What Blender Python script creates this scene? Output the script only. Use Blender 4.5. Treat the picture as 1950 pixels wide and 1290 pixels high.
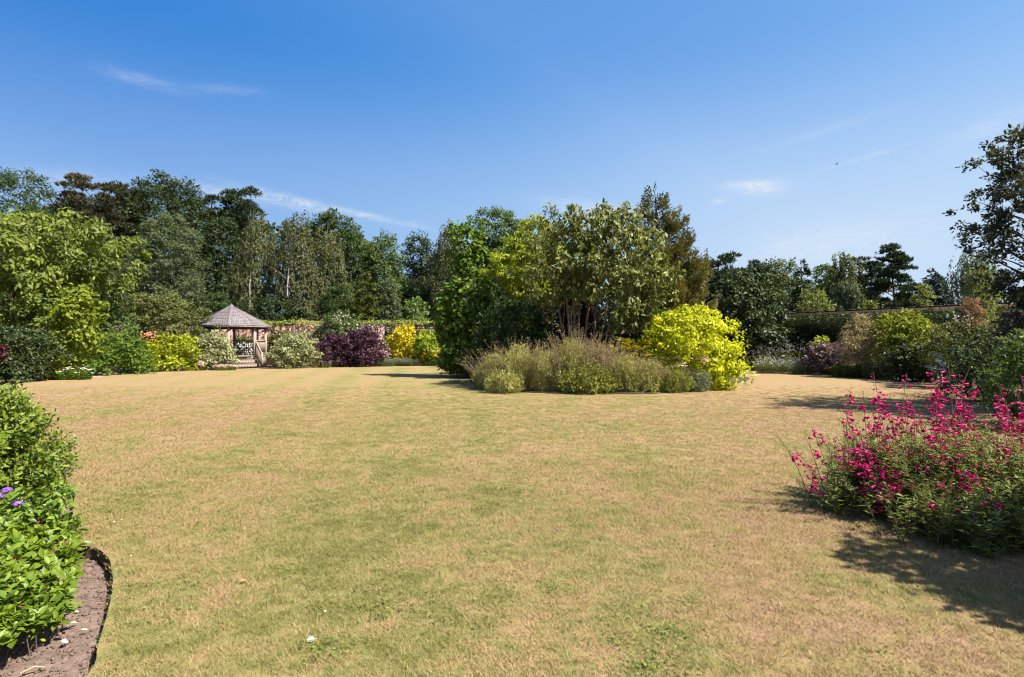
import bpy, math, random
import numpy as np
from mathutils import Matrix, Vector, noise as mnoise

# ------------------------------------------------------------------ scene, camera, sky, sun, exposure
for _o in list(bpy.data.objects):
    bpy.data.objects.remove(_o)
sc = bpy.context.scene
COL = sc.collection
RNG = np.random.default_rng(11)
random.seed(5)

F, CX, HY, EYE = 20.0 / 36.0 * 1950.0, 975.0, 650.0, 1.6      # photograph's focal length (px), centre, horizon, eye height
cd = bpy.data.cameras.new("camera")
cd.sensor_width = 36.0; cd.sensor_fit = 'HORIZONTAL'; cd.lens = 20.0
cd.shift_y = 5.0 / 1950.0
cd.clip_start = 0.05; cd.clip_end = 3000.0
cam = bpy.data.objects.new("camera", cd)
cam.location = (0, 0, EYE); cam.rotation_euler = (math.radians(90), 0, 0)
COL.objects.link(cam); sc.camera = cam

SUN_EL, SUN_AZ = math.radians(53.0), math.radians(118.0)        # azimuth clockwise from the view direction
sd = Vector((math.sin(SUN_AZ) * math.cos(SUN_EL), math.cos(SUN_AZ) * math.cos(SUN_EL), math.sin(SUN_EL)))
sl = bpy.data.lights.new("sun", 'SUN'); sl.energy = 5.0; sl.angle = math.radians(0.5); sl.color = (1.0, 0.94, 0.84)
so = bpy.data.objects.new("sun", sl); COL.objects.link(so)
so.location = sd * 200; so.rotation_euler = sd.to_track_quat('Z', 'Y').to_euler()

sc.view_settings.view_transform = 'Standard'; sc.view_settings.look = 'None'
sc.view_settings.exposure = 1.55; sc.view_settings.gamma = 1.0
sc.view_settings.use_curve_mapping = False
sc.cycles.max_bounces = 8; sc.cycles.diffuse_bounces = 5; sc.cycles.glossy_bounces = 2
sc.cycles.transmission_bounces = 5; sc.cycles.transparent_max_bounces = 4
sc.cycles.use_denoising = True; sc.cycles.filter_width = 1.15

class NT:
    """tiny node-tree helper"""
    def __init__(s, tree): s.t = tree; s.t.nodes.clear()
    def n(s, kind, **kw):
        nd = s.t.nodes.new(kind)
        for k, v in kw.items(): setattr(nd, k, v)
        return nd
    def link(s, a, b): s.t.links.new(a, b)
    def val(s, sock, v):
        if isinstance(v, bpy.types.NodeSocket): s.link(v, sock)
        else: sock.default_value = v
    def math(s, op, a, b=0.0, c=None, clamp=False):
        m = s.n('ShaderNodeMath', operation=op); m.use_clamp = clamp
        s.val(m.inputs[0], a); s.val(m.inputs[1], b)
        if c is not None: s.val(m.inputs[2], c)
        return m.outputs[0]
    def mix(s, f, a, b, mode='MIX'):
        m = s.n('ShaderNodeMix', data_type='RGBA', blend_type=mode)
        s.val(m.inputs[0], f)
        for sk, v in ((m.inputs[6], a), (m.inputs[7], b)):
            s.val(sk, v if isinstance(v, bpy.types.NodeSocket) else (*v[:3], 1.0))
        return m.outputs[2]
    def noise(s, vec, scale, detail=3.0, rough=0.55, dist=0.0):
        m = s.n('ShaderNodeTexNoise'); s.link(vec, m.inputs['Vector'])
        m.inputs['Scale'].default_value = scale; m.inputs['Detail'].default_value = detail
        m.inputs['Roughness'].default_value = rough; m.inputs['Distortion'].default_value = dist
        return m.outputs[0]
    def ramp(s, f, stops, interp='LINEAR'):
        r = s.n('ShaderNodeValToRGB'); r.color_ramp.interpolation = interp
        e = r.color_ramp.elements
        while len(e) < len(stops): e.new(0.5)
        for el, (p, c) in zip(e, stops): el.position = p; el.color = (*c[:3], 1.0)
        s.link(f, r.inputs[0]); return r.outputs[0]

def dir_of(px, py):                      # azimuth and elevation of a direction in the photograph
    x, z = (px - CX) / F, (HY - py) / F
    return math.atan2(x, 1.0), math.atan2(z, math.hypot(x, 1.0))

world = bpy.data.worlds.new("World"); sc.world = world; world.use_nodes = True
W = NT(world.node_tree)
sky = W.n('ShaderNodeTexSky', sky_type='NISHITA')
sky.sun_disc = False; sky.sun_elevation = SUN_EL; sky.sun_rotation = SUN_AZ
sky.altitude = 0.0; sky.air_density = 1.0; sky.dust_density = 1.3; sky.ozone_density = 2.2
tc = W.n('ShaderNodeTexCoord'); sep = W.n('ShaderNodeSeparateXYZ'); W.link(tc.outputs['Generated'], sep.inputs[0])
az = W.math('ARCTAN2', sep.outputs[0], sep.outputs[1]); el = W.math('ARCSINE', sep.outputs[2])
cmb = W.n('ShaderNodeCombineXYZ'); W.link(az, cmb.inputs[0]); W.link(W.math('MULTIPLY', el, 3.2), cmb.inputs[1])
wisp = W.noise(cmb.outputs[0], 13.0, 12.0, 0.72, 2.0)
fine = W.noise(cmb.outputs[0], 60.0, 8.0, 0.75, 1.5)
total = None
# (px, py) centre, half length, half thickness in px, tilt in degrees, strength: cirrus wisps and one old contrail
for (cx, cy, hl, ht, tilt, st) in [(268, 152, 58, 11, -3, .24), (405, 170, 45, 9, 6, .13), (480, 174, 40, 8, 2, .12), (400, 364, 70, 10, -9, .50),
                                   (545, 383, 90, 11, -10, .58), (690, 409, 130, 6, -9, .40), (1110, 396, 80, 14, -9, .40), (1190, 408, 60, 14, -3, .34),
                                   (1450, 358, 42, 14, -2, .60), (1415, 352, 50, 6, -2, .35), (1370, 383, 14, 5, 0, .3), (1560, 470, 170, 40, 5, .40), (1640, 302, 70, 4, 9, .2),
                                   (1560, 252, 120, 9, 9, .12), (1890, 240, 80, 24, 14, .22), (1930, 275, 60, 16, 14, .25), (150, 345, 110, 20, 4, .25), (85, 375, 60, 14, 8, .25)]:
    a0, e0 = dir_of(cx, cy)
    k = 1.0 / F * math.cos(a0)
    t = math.radians(tilt)
    da = W.math('SUBTRACT', az, a0); de = W.math('SUBTRACT', el, e0)
    u = W.math('MULTIPLY_ADD', da, math.cos(t) / (hl * k), W.math('MULTIPLY', de, math.sin(t) / (hl * k)))
    v = W.math('MULTIPLY_ADD', de, math.cos(t) / (ht * k), W.math('MULTIPLY', da, -math.sin(t) / (ht * k)))
    r2 = W.math('MULTIPLY_ADD', u, u, W.math('MULTIPLY', v, v))
    m = W.math('MULTIPLY', W.math('POWER', 2.718, W.math('MULTIPLY', r2, -1.1)), st)
    total = m if total is None else W.math('ADD', total, m)
streak = W.math('MULTIPLY', W.math('SUBTRACT', W.math('MULTIPLY_ADD', fine, .8, wisp), 0.66, clamp=True), 3.0)
amount = W.math('MULTIPLY', total, streak, clamp=True)
sr = W.n('ShaderNodeSeparateColor'); W.link(sky.outputs[0], sr.inputs[0]); cr_ = W.n('ShaderNodeCombineColor')
for ch, (k_, p_) in enumerate(((.66, 1.22), (1.24, .80), (2.65, .45))):       # the camera's colour response to the clear sky
    W.link(W.math('MULTIPLY', W.math('POWER', sr.outputs[ch], p_), k_), cr_.inputs[ch])
dt = W.n('ShaderNodeVectorMath', operation='DOT_PRODUCT'); W.link(tc.outputs['Generated'], dt.inputs[0]); dt.inputs[1].default_value = tuple(sd)
away = W.math('MAXIMUM', W.math('MINIMUM', W.math('SUBTRACT', dt.outputs['Value'], .12), 0.0), -.42)
toward = W.math('MAXIMUM', W.math('SUBTRACT', dt.outputs['Value'], .12), 0.0)
cm_ = W.n('ShaderNodeCombineColor')
for ch, (ka, kt) in enumerate(((4.4, .2), (1.5, .15), (.48, .06))): W.link(W.math('POWER', 2.718, W.math('MULTIPLY_ADD', away, ka, W.math('MULTIPLY', toward, kt))), cm_.inputs[ch])
tinted = W.mix(1.0, cr_.outputs[0], cm_.outputs[0], 'MULTIPLY')
hz_ = W.math('DIVIDE', W.math('SUBTRACT', .48, el), .37, clamp=True)                    # paler air towards the horizon, less so away from the sun
hz_ = W.math('MULTIPLY', W.math('MULTIPLY', W.math('MULTIPLY', hz_, hz_), W.math('MULTIPLY_ADD', hz_, -2.0, 3.0)), W.math('MULTIPLY_ADD', away, .75, .80))
tinted = W.mix(hz_, tinted, (3.5, 4.35, 5.5))
cloudc = W.mix(amount, tinted, (5.0, 5.2, 5.5))
bg = W.n('ShaderNodeBackground'); W.link(cloudc, bg.inputs[0]); bg.inputs[1].default_value = 0.0585
wo = W.n('ShaderNodeOutputWorld'); W.link(bg.outputs[0], wo.inputs[0])

# ------------------------------------------------------------------ coordinates
def gp(px, py, z=0.0):                   # ground point seen at a pixel
    y = F * (EYE - z) / (py - HY); return ((px - CX) / F * y, y)
def wx(px, y): return (px - CX) / F * y
def wz(py, y): return EYE + (HY - py) / F * y

# ------------------------------------------------------------------ objects
def tag(o, label=None, cat=None, group=None, kind=None):
    if label: o['label'] = label
    if cat: o['category'] = cat
    if group: o['group'] = group
    if kind: o['kind'] = kind
    return o
def thing(name, label, cat, loc, group=None):
    o = bpy.data.objects.new(name, None); o.empty_display_size = 0.2
    o.location = loc; COL.objects.link(o)
    return tag(o, label, cat, group)
def link_mesh(name, me, parent=None, mat=None, kind=None, label=None):
    o = bpy.data.objects.new(name, me); COL.objects.link(o)
    if mat and not me.materials: me.materials.append(mat)
    if parent is not None: o.parent = parent
    return tag(o, label, None, None, kind)

def mesh_from(name, v, f, tint=None, smooth=False):
    v = np.asarray(v, np.float32).reshape(-1, 3); f = np.asarray(f, np.int32).reshape(-1, 3)
    me = bpy.data.meshes.new(name)
    me.vertices.add(len(v)); me.vertices.foreach_set('co', v.ravel())
    me.loops.add(f.size); me.loops.foreach_set('vertex_index', f.ravel())
    me.polygons.add(len(f)); me.polygons.foreach_set('loop_start', np.arange(len(f), dtype=np.int32) * 3)
    me.polygons.foreach_set('loop_total', np.full(len(f), 3, np.int32))
    if smooth: me.polygons.foreach_set('use_smooth', np.ones(len(f), bool))
    if tint is not None:
        a = me.attributes.new('tint', 'FLOAT', 'POINT'); a.data.foreach_set('value', np.asarray(tint, np.float32))
    me.update(); return me

class Geo:
    """collects triangles for ONE mesh object"""
    def __init__(s): s.v = []; s.f = []; s.t = []; s.k = 0
    def add(s, v, f, t=0.5):
        v = np.asarray(v, float).reshape(-1, 3); f = np.asarray(f, int).reshape(-1, 3)
        s.v.append(v); s.f.append(f + s.k); s.k += len(v)
        s.t.append(np.full(len(v), t) if np.isscalar(t) else np.asarray(t))
        return s
    def box(s, x0, x1, y0, y1, z0, z1):
        c = [(x, y, z) for z in (z0, z1) for y in (y0, y1) for x in (x0, x1)]
        q = [(0, 2, 3, 1), (4, 5, 7, 6), (0, 1, 5, 4), (2, 6, 7, 3), (0, 4, 6, 2), (1, 3, 7, 5)]
        return s.add(c, [t for a, b, c_, d in q for t in ((a, b, c_), (a, c_, d))])
    def bar(s, a, b, w, h, up=(0, 0, 1)):
        a, b = np.array(a, float), np.array(b, float); d = b - a; L = np.linalg.norm(d); d /= L
        sd_ = np.cross(d, up); sd_ /= np.linalg.norm(sd_); u = np.cross(sd_, d)
        c = [p + sd_ * i * w / 2 + u * j * h / 2 for p in (a, b) for j in (-1, 1) for i in (-1, 1)]
        q = [(0, 1, 3, 2), (4, 6, 7, 5), (0, 4, 5, 1), (2, 3, 7, 6), (0, 2, 6, 4), (1, 5, 7, 3)]
        return s.add(c, [t for a_, b_, c_, d_ in q for t in ((a_, b_, c_), (a_, c_, d_))])
    def tube(s, pts, rad, sides=6, t=0.5):
        pts = np.asarray(pts, float); n = len(pts); rad = np.broadcast_to(np.asarray(rad, float), (n,))
        d = np.gradient(pts, axis=0); d /= np.linalg.norm(d, axis=1, keepdims=True) + 1e-9
        ref = np.where(np.abs(d[:, 2:3]) > 0.9, np.array([[1.0, 0, 0]]), np.array([[0, 0, 1.0]]))
        a = np.cross(d, ref); a /= np.linalg.norm(a, axis=1, keepdims=True) + 1e-9; b = np.cross(d, a)
        th = np.arange(sides) / sides * 2 * np.pi
        ring = (pts[:, None] + rad[:, None, None] * (np.cos(th)[None, :, None] * a[:, None] + np.sin(th)[None, :, None] * b[:, None])).reshape(-1, 3)
        f = []
        for i in range(n - 1):
            for j in range(sides):
                p, q = i * sides + j, i * sides + (j + 1) % sides
                f += [(p, p + sides, q), (q, p + sides, q + sides)]
        return s.add(ring, f, t)
    def build(s, name, mat, parent=None, smooth=False, kind=None, label=None, origin=None):
        v = np.concatenate(s.v)
        if origin is not None: v = v - np.asarray(origin, float)
        me = mesh_from(name, v, np.concatenate(s.f), np.concatenate(s.t), smooth)
        return link_mesh(name, me, parent, mat, kind, label)

# leaf templates: (u along, v across, w off the plane) and triangles
DIAMOND = (np.array([(0, 0, 0), (.5, .5, .12), (1, 0, -.05), (.5, -.5, .12)]), np.array([(0, 1, 2), (0, 2, 3)]))
LEAF = (np.array([(0, 0, 0), (.5, 0, -.10), (1, 0, -.28), (.26, .40, .08), (.62, .44, .05), (.26, -.40, .08), (.62, -.44, .05)]),
        np.array([(0, 3, 1), (3, 4, 1), (4, 2, 1), (0, 1, 5), (5, 1, 6), (6, 1, 2)]))
BLADE = (np.array([(0, -.5, 0), (0, .5, 0), (.55, -.38, .0), (.55, .38, .0), (1, 0, -.35)]), np.array([(0, 1, 2), (1, 3, 2), (2, 3, 4)]))
NEEDLE = (np.array([(0, -.5, 0), (0, .5, 0), (1, 0, 0)]), np.array([(0, 1, 2)]))
_o6 = np.array([(.5, 0, 0), (-.5, 0, 0), (0, .5, 0), (0, -.5, 0), (0, 0, .5), (0, 0, -.5)])
BUD = (_o6, np.array([(0, 2, 4), (2, 1, 4), (1, 3, 4), (3, 0, 4), (2, 0, 5), (1, 2, 5), (3, 1, 5), (0, 3, 5)]))

def unit(a): return a / (np.linalg.norm(a, axis=-1, keepdims=True) + 1e-9)
def rvec(n, g=None): return unit((g or RNG).normal(size=(n, 3)))
def frame(T, N):
    T = unit(T); S = unit(np.cross(N, T)); N = np.cross(T, S); return T, S, N
def scatter(tpl, P, T, N, L, Wd):
    v, f = tpl; T, S, N = frame(T, N); n = len(P)
    L = np.broadcast_to(np.asarray(L, float), (n,)); Wd = np.broadcast_to(np.asarray(Wd, float), (n,))
    out = (P[:, None] + (v[None, :, 0:1] * L[:, None, None]) * T[:, None] + (v[None, :, 1:2] * Wd[:, None, None]) * S[:, None]
           + (v[None, :, 2:3] * Wd[:, None, None]) * N[:, None])
    ff = f[None] + (np.arange(n) * len(v))[:, None, None]
    return out.reshape(-1, 3), ff.reshape(-1, 3)
def put_leaves(geo, tpl, P, T, N, L, Wd, tint):
    if len(P) == 0: return
    v, f = scatter(tpl, P, T, N, L, Wd); geo.add(v, f, np.repeat(tint, len(tpl[0])))
def pieces(root, name, tpl, mat, P, T, N, L, Wd, variants=5, label=None):
    """each piece is an object of its own; alike pieces share mesh data"""
    T, S, N = frame(T, N); mes = []
    for k in range(variants):
        me = mesh_from(name, tpl[0], tpl[1], np.full(len(tpl[0]), (k + .5) / variants), True); me.materials.append(mat); mes.append(me)
    L = np.broadcast_to(np.asarray(L, float), (len(P),)); Wd = np.broadcast_to(np.asarray(Wd, float), (len(P),))
    off = np.array(root.location)
    for i in range(len(P)):
        o = bpy.data.objects.new(name, mes[int(RNG.integers(variants))]); COL.objects.link(o); o.parent = root
        p = P[i] - off; t, s_, n_ = T[i] * L[i], S[i] * Wd[i], N[i] * Wd[i]
        o.matrix_basis = Matrix(((t[0], s_[0], n_[0], p[0]), (t[1], s_[1], n_[1], p[1]), (t[2], s_[2], n_[2], p[2]), (0, 0, 0, 1)))

# ------------------------------------------------------------------ materials
_mats = {}
def leaf_mat(name, c1, c2, trans=.38, rough=.5, spec=.18, glow=(1.35, 1.3, .5)):
    if name in _mats: return _mats[name]
    if not name.startswith('petal') and glow[1] >= 1.2: c1 = [min(.5, q * 1.08) for q in c1]; c2 = [min(.6, q * 1.08) for q in c2]
    m = bpy.data.materials.new(name); m.use_nodes = True; t = NT(m.node_tree)
    at = t.n('ShaderNodeAttribute', attribute_name='tint')
    c = t.mix(at.outputs['Fac'], c1, c2)
    p = t.n('ShaderNodeBsdfPrincipled'); t.link(c, p.inputs['Base Color'])
    p.inputs['Roughness'].default_value = rough; p.inputs['Specular IOR Level'].default_value = spec
    tr = t.n('ShaderNodeBsdfTranslucent'); t.link(t.mix(1.0, c, glow, 'MULTIPLY'), tr.inputs[0])
    mx = t.n('ShaderNodeMixShader'); mx.inputs[0].default_value = trans
    t.link(p.outputs[0], mx.inputs[1]); t.link(tr.outputs[0], mx.inputs[2])
    o = t.n('ShaderNodeOutputMaterial'); t.link(mx.outputs[0], o.inputs[0])
    _mats[name] = m; return m
def surf_mat(name, c1, c2, scale=6.0, rough=.8, spec=.2, bump=.0, detail=5, stretch=(1, 1, 1), c3=None):
    if name in _mats: return _mats[name]
    c1 = [q * .7 for q in c1]; c2 = [q * .7 for q in c2]; c3 = c3 and [q * .7 for q in c3]
    m = bpy.data.materials.new(name); m.use_nodes = True; t = NT(m.node_tree)
    g = t.n('ShaderNodeTexCoord'); mp = t.n('ShaderNodeMapping'); mp.inputs['Scale'].default_value = stretch
    t.link(g.outputs['Object'], mp.inputs[0])
    nz = t.noise(mp.outputs[0], scale, detail, .6)
    c = t.ramp(nz, [(.3, c1), (.7, c2)] if c3 is None else [(.28, c1), (.52, c2), (.68, c3)])
    p = t.n('ShaderNodeBsdfPrincipled'); t.link(c, p.inputs['Base Color'])
    p.inputs['Roughness'].default_value = rough; p.inputs['Specular IOR Level'].default_value = spec
    if bump:
        b = t.n('ShaderNodeBump'); b.inputs['Strength'].default_value = bump; b.inputs['Distance'].default_value = .02
        t.link(nz, b.inputs['Height']); t.link(b.outputs[0], p.inputs['Normal'])
    o = t.n('ShaderNodeOutputMaterial'); t.link(p.outputs[0], o.inputs[0]); _mats[name] = m; return m

BARK = surf_mat('bark', (.05, .04, .03), (.14, .11, .08), 9, .9, .1, .6, stretch=(1, 1, .25))
BARK_TAN = surf_mat('bark_tan', (.20, .13, .08), (.36, .26, .17), 9, .9, .1, .5, stretch=(1, 1, .2))
BARK_BIRCH = surf_mat('bark_birch', (.06, .05, .045), (.34, .32, .29), 5, .8, .2, .2, stretch=(1, 1, 1.6), c3=(.46, .44, .41))
STEM = surf_mat('stem_green', (.10, .13, .04), (.20, .22, .08), 5)
STEM_DRY = surf_mat('stem_dry', (.26, .20, .10), (.42, .34, .19), 5)

def lawn_colour(t, blade=False):
    g = t.n('ShaderNodeNewGeometry'); pos = g.outputs['Position']
    s = t.n('ShaderNodeSeparateXYZ'); t.link(pos, s.inputs[0])
    fl = t.n('ShaderNodeCombineXYZ'); t.link(s.outputs[0], fl.inputs[0]); t.link(s.outputs[1], fl.inputs[1])
    p = fl.outputs[0]
    n1 = t.noise(p, .22, 3, .5); n2 = t.noise(p, .95, 5, .62, .4); n3 = t.noise(p, 5.5, 5, .74); n4 = t.noise(p, 2.4, 4, .6)
    d = t.math('MULTIPLY_ADD', t.math('SUBTRACT', n1, .5), .65, .50)
    d = t.math('MULTIPLY_ADD', t.math('SUBTRACT', n2, .5), 1.5, d)
    d = t.math('MULTIPLY_ADD', t.math('SUBTRACT', n3, .5), 1.7, t.math('MULTIPLY_ADD', t.math('SUBTRACT', n4, .5), .9, d))
    # drier to the left and right of the middle of the lawn
    ax = t.math('ABSOLUTE', t.math('ADD', s.outputs[0], 1.2))
    d = t.math('ADD', d, t.math('MULTIPLY_ADD', t.math('DIVIDE', ax, t.math('MULTIPLY_ADD', s.outputs[1], .28, 1.6)), 0.17, -.14))
    d = t.math('ADD', d, t.math('MULTIPLY', t.math('MINIMUM', t.math('MAXIMUM', s.outputs[0], 0.0), 4.0), .014))
    gx_ = t.math('DIVIDE', t.math('ADD', s.outputs[0], 1.3), 2.0); gy_ = t.math('DIVIDE', t.math('SUBTRACT', s.outputs[1], 3.4), 1.9)
    d = t.math('MULTIPLY_ADD', t.math('POWER', 2.718, t.math('MULTIPLY', t.math('MULTIPLY_ADD', gx_, gx_, t.math('MULTIPLY', gy_, gy_)), -1.0)), -.13, d)
    # mowing stripes
    w = t.math('SINE', t.math('MULTIPLY_ADD', s.outputs[0], 3.0, t.math('MULTIPLY', s.outputs[1], .55)))
    lm = t.math('MULTIPLY_ADD', s.outputs[0], -.20, -.35, clamp=True)                        # they show best on the left
    d = t.math('MULTIPLY_ADD', w, t.math('MULTIPLY_ADD', lm, .11, .03), d, clamp=True)
    c = t.ramp(d, [(.04, (.162, .154, .050)), (.28, (.225, .202, .080)), (.55, (.286, .213, .104)), (.95, (.312, .206, .134))])
    return c, n3, p

def lawn_mat():
    m = bpy.data.materials.new('lawn_turf'); m.use_nodes = True; t = NT(m.node_tree)
    c, n3, p = lawn_colour(t)
    f1 = t.noise(p, 60, 4, .75); f2 = t.noise(p, 210, 2, .7)
    c = t.mix(1.0, c, t.ramp(f1, [(.3, (.52, .52, .46)), (.7, (.98, .96, .90))]), 'MULTIPLY')  # sheet colour lowered to stand for self-shadow of blades where tufts stop
    pr = t.n('ShaderNodeBsdfPrincipled'); t.link(c, pr.inputs['Base Color'])
    pr.inputs['Roughness'].default_value = .9; pr.inputs['Specular IOR Level'].default_value = .1
    b = t.n('ShaderNodeBump'); b.inputs['Strength'].default_value = .55; b.inputs['Distance'].default_value = .015
    t.link(t.math('ADD', t.math('ADD', f1, f2), t.math('MULTIPLY', n3, 1.2)), b.inputs['Height']); t.link(b.outputs[0], pr.inputs['Normal'])
    o = t.n('ShaderNodeOutputMaterial'); t.link(pr.outputs[0], o.inputs[0]); return m
def blade_mat():
    m = bpy.data.materials.new('grass_blade'); m.use_nodes = True; t = NT(m.node_tree)
    c, n3, p = lawn_colour(t)
    oi = t.n('ShaderNodeObjectInfo'); at = t.n('ShaderNodeAttribute', attribute_name='tint')
    r = t.math('FRACT', t.math('MULTIPLY_ADD', oi.outputs['Random'], 7.31, at.outputs['Fac']))
    c = t.mix(1.0, c, t.ramp(r, [(.0, (.44, .56, .34)), (.30, (.88, .95, .78)), (.7, (1.16, 1.10, 1.02)), (1.0, (1.42, 1.32, 1.36))]), 'MULTIPLY')
    pr = t.n('ShaderNodeBsdfPrincipled'); t.link(c, pr.inputs['Base Color'])
    pr.inputs['Roughness'].default_value = .6; pr.inputs['Specular IOR Level'].default_value = .2
    tr = t.n('ShaderNodeBsdfTranslucent'); t.link(c, tr.inputs[0])
    mx = t.n('ShaderNodeMixShader'); mx.inputs[0].default_value = .3
    t.link(pr.outputs[0], mx.inputs[1]); t.link(tr.outputs[0], mx.inputs[2])
    o = t.n('ShaderNodeOutputMaterial'); t.link(mx.outputs[0], o.inputs[0]); return m

# ------------------------------------------------------------------ ground, lawn, beds, path
def smooth_closed(pts, k=4):
    p = np.array(pts, float); n = len(p); out = []
    for i in range(n):
        a, b, c, d = p[i - 1], p[i], p[(i + 1) % n], p[(i + 2) % n]
        for j in range(k):
            u = j / k
            out.append(.5 * ((2 * b) + (c - a) * u + (2 * a - 5 * b + 4 * c - d) * u * u + (3 * b - a - 3 * c + d) * u ** 3))
    return np.array(out)
def inside(poly, x, y):
    r = np.zeros(len(x), bool); n = len(poly); j = n - 1
    for i in range(n):
        xi, yi, xj, yj = *poly[i], *poly[j]
        c = ((yi > y) != (yj > y)) & (x < (xj - xi) * (y - yi) / (yj - yi + 1e-12) + xi)
        r ^= c; j = i
    return r
def sheet(name, poly, z, mat, skirt=.1, kind='structure', skirt_mat=None):
    n = len(poly); v = [(x, y, z) for x, y in poly] + [(x, y, z - skirt) for x, y in poly]
    f = [tuple(range(n))] + [(i, i + n, (i + 1) % n + n, (i + 1) % n) for i in range(n)]
    area = sum(poly[i][0] * poly[(i + 1) % n][1] - poly[(i + 1) % n][0] * poly[i][1] for i in range(n))
    if area < 0: f[0] = f[0][::-1]
    me = bpy.data.meshes.new(name); me.from_pydata(v, [], f); me.materials.append(mat)
    if skirt_mat:
        me.materials.append(skirt_mat)
        for p in me.polygons[1:]: p.material_index = 1
    me.update()
    o = bpy.data.objects.new(name, me); COL.objects.link(o); o['kind'] = kind; return o

SOIL = surf_mat('soil', (.135, .095, .075), (.255, .185, .150), 26, .95, .05, 1.0, 9)
SOIL_DARK = surf_mat('soil_edge', (.07, .052, .038), (.16, .12, .085), 30, .95, .05, .8, 6)
ROUGH = surf_mat('rough_ground', (.06, .065, .025), (.13, .11, .05), .6, .95, .05, .3, 8)
TURF = lawn_mat(); BLADES = blade_mat()

g = Geo(); g.add([(-900, -300, 0), (900, -300, 0), (900, 1500, 0), (-900, 1500, 0)], [(0, 1, 2), (0, 2, 3)])
tag(g.build('ground', ROUGH), kind='structure').location.z = -.19
g = Geo(); g.add([(-27, -8, 0), (32, -8, 0), (32, 42, 0), (-27, 42, 0)], [(0, 1, 2), (0, 2, 3)])
bs = tag(g.build('border_soil', surf_mat('border_mulch', (.05, .038, .030), (.14, .105, .085), 18, .95, .05, .8, 8)), kind='structure'); bs.location.z = -.135

near_edge = [gp(px, py) for px, py in ((164, 1290), (186, 1230), (204, 1170), (214, 1125), (215, 1085), (203, 1058), (179, 1042), (150, 1036))]
lawn_pts = ([(-1.2, -5), (-1.75, 0.5), (-1.85, 1.9)] + near_edge + [(-3.8, 4.95), (-4.25, 5.5), (-4.8, 6.2), (-5.8, 6.8), (-8.5, 7.6), (-14, 8.5), (-18.3, 13)] +
            [gp(px, py) for px, py in ((-10, 735), (60, 728), (120, 722), (178, 718.5), (235, 714), (285, 709.5), (350, 706), (400, 704), (455, 702.5), (505, 700.5),
             (600, 698), (700, 696), (780, 695.2), (850, 694.8), (1000, 694), (1200, 697), (1330, 701), (1440, 706.5), (1510, 709.5), (1580, 713), (1640, 716), (1690, 721), (1760, 727))] +
            [(16.2, 18.5), (14.8, 14.8), (12, 11.8), (8.5, 9.2), (5.5, 7.6), (3.8, 7.0), (3.85, 6.5), (3.62, 5.9), (3.5, 5.35), (3.58, 4.8), (3.8, 4.45), (4.3, 4.2), (5.2, 3.3), (5.6, 1), (6, -5)])
LAWN = smooth_closed(lawn_pts, 4)
sheet('lawn', LAWN, 0.0, TURF, .15, 'structure', SOIL_DARK)
bed_pts = ([gp(px, py) for px, py in ((905, 735), (940, 743), (1000, 748), (1080, 750), (1160, 751), (1250, 750), (1330, 744), (1385, 735), (1418, 727), (1425, 720))] +
           [(9.6, 25.5), (7, 28), (3, 29.5), (-1, 29.6), (-3.4, 28.8)] + [gp(842, 712), gp(878, 712.5), gp(893, 722)])
BED = smooth_closed(bed_pts, 4)
sheet('flower_bed', BED, 0.03, surf_mat('border_mulch', (.05, .04, .03), (.14, .1, .08)), .05, 'structure')
pth = [gp(170, 718.2), gp(242, 713.6)]
sheet('garden_path', [(pth[0][0], pth[0][1] + .02), (pth[1][0], pth[1][1] + .02), (-21.5, 30.5), (-22.5, 27)], -.03, surf_mat('gravel', (.36, .27, .21), (.52, .41, .33), 40, .95, .05), .02)

# foreground soil: a crumbly sheet of its own
nx, ny = 150, 170
gx, gy = np.meshgrid(np.linspace(-6.5, -1.2, nx), np.linspace(1.2, 7.2, ny))
gz = np.array([.022 * mnoise.noise((x * 3, y * 3, 0)) + .014 * mnoise.noise((x * 11, y * 11, 3)) + .008 * mnoise.noise((x * 31, y * 31, 7)) for x, y in zip(gx.ravel(), gy.ravel())])
mask = ~inside(LAWN, gx.ravel(), gy.ravel())
vz = -.100 + gz; vz = np.where(mask, vz, -.145)
idx = np.arange(nx * ny).reshape(ny, nx)
q = np.stack([idx[:-1, :-1], idx[:-1, 1:], idx[1:, 1:], idx[1:, :-1]], -1).reshape(-1, 4)
link_mesh('soil_bed', mesh_from('soil_bed', np.stack([gx.ravel(), gy.ravel(), vz], -1), np.concatenate([q[:, [0, 1, 2]], q[:, [0, 2, 3]]]), None, True), None, SOIL, 'structure')
# loose crumbs of earth
n = 5200
P = np.stack([RNG.uniform(-4.2, -1.6, n), RNG.uniform(2.3, 5, n), np.full(n, -.095)], -1); P = P[~inside(LAWN, P[:, 0] + .02, P[:, 1])]
P[:, 2] += np.array([.022 * mnoise.noise((x * 3, y * 3, 0)) + .014 * mnoise.noise((x * 11, y * 11, 3)) for x, y in P[:, :2]])
g = Geo(); sz = RNG.gamma(2.0, .0055, len(P)) + .004
put_leaves(g, BUD, P, rvec(len(P)), rvec(len(P)), sz * 1.3, sz, RNG.random(len(P))); g.build('earth_crumbs', SOIL, None, False, 'stuff')

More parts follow.
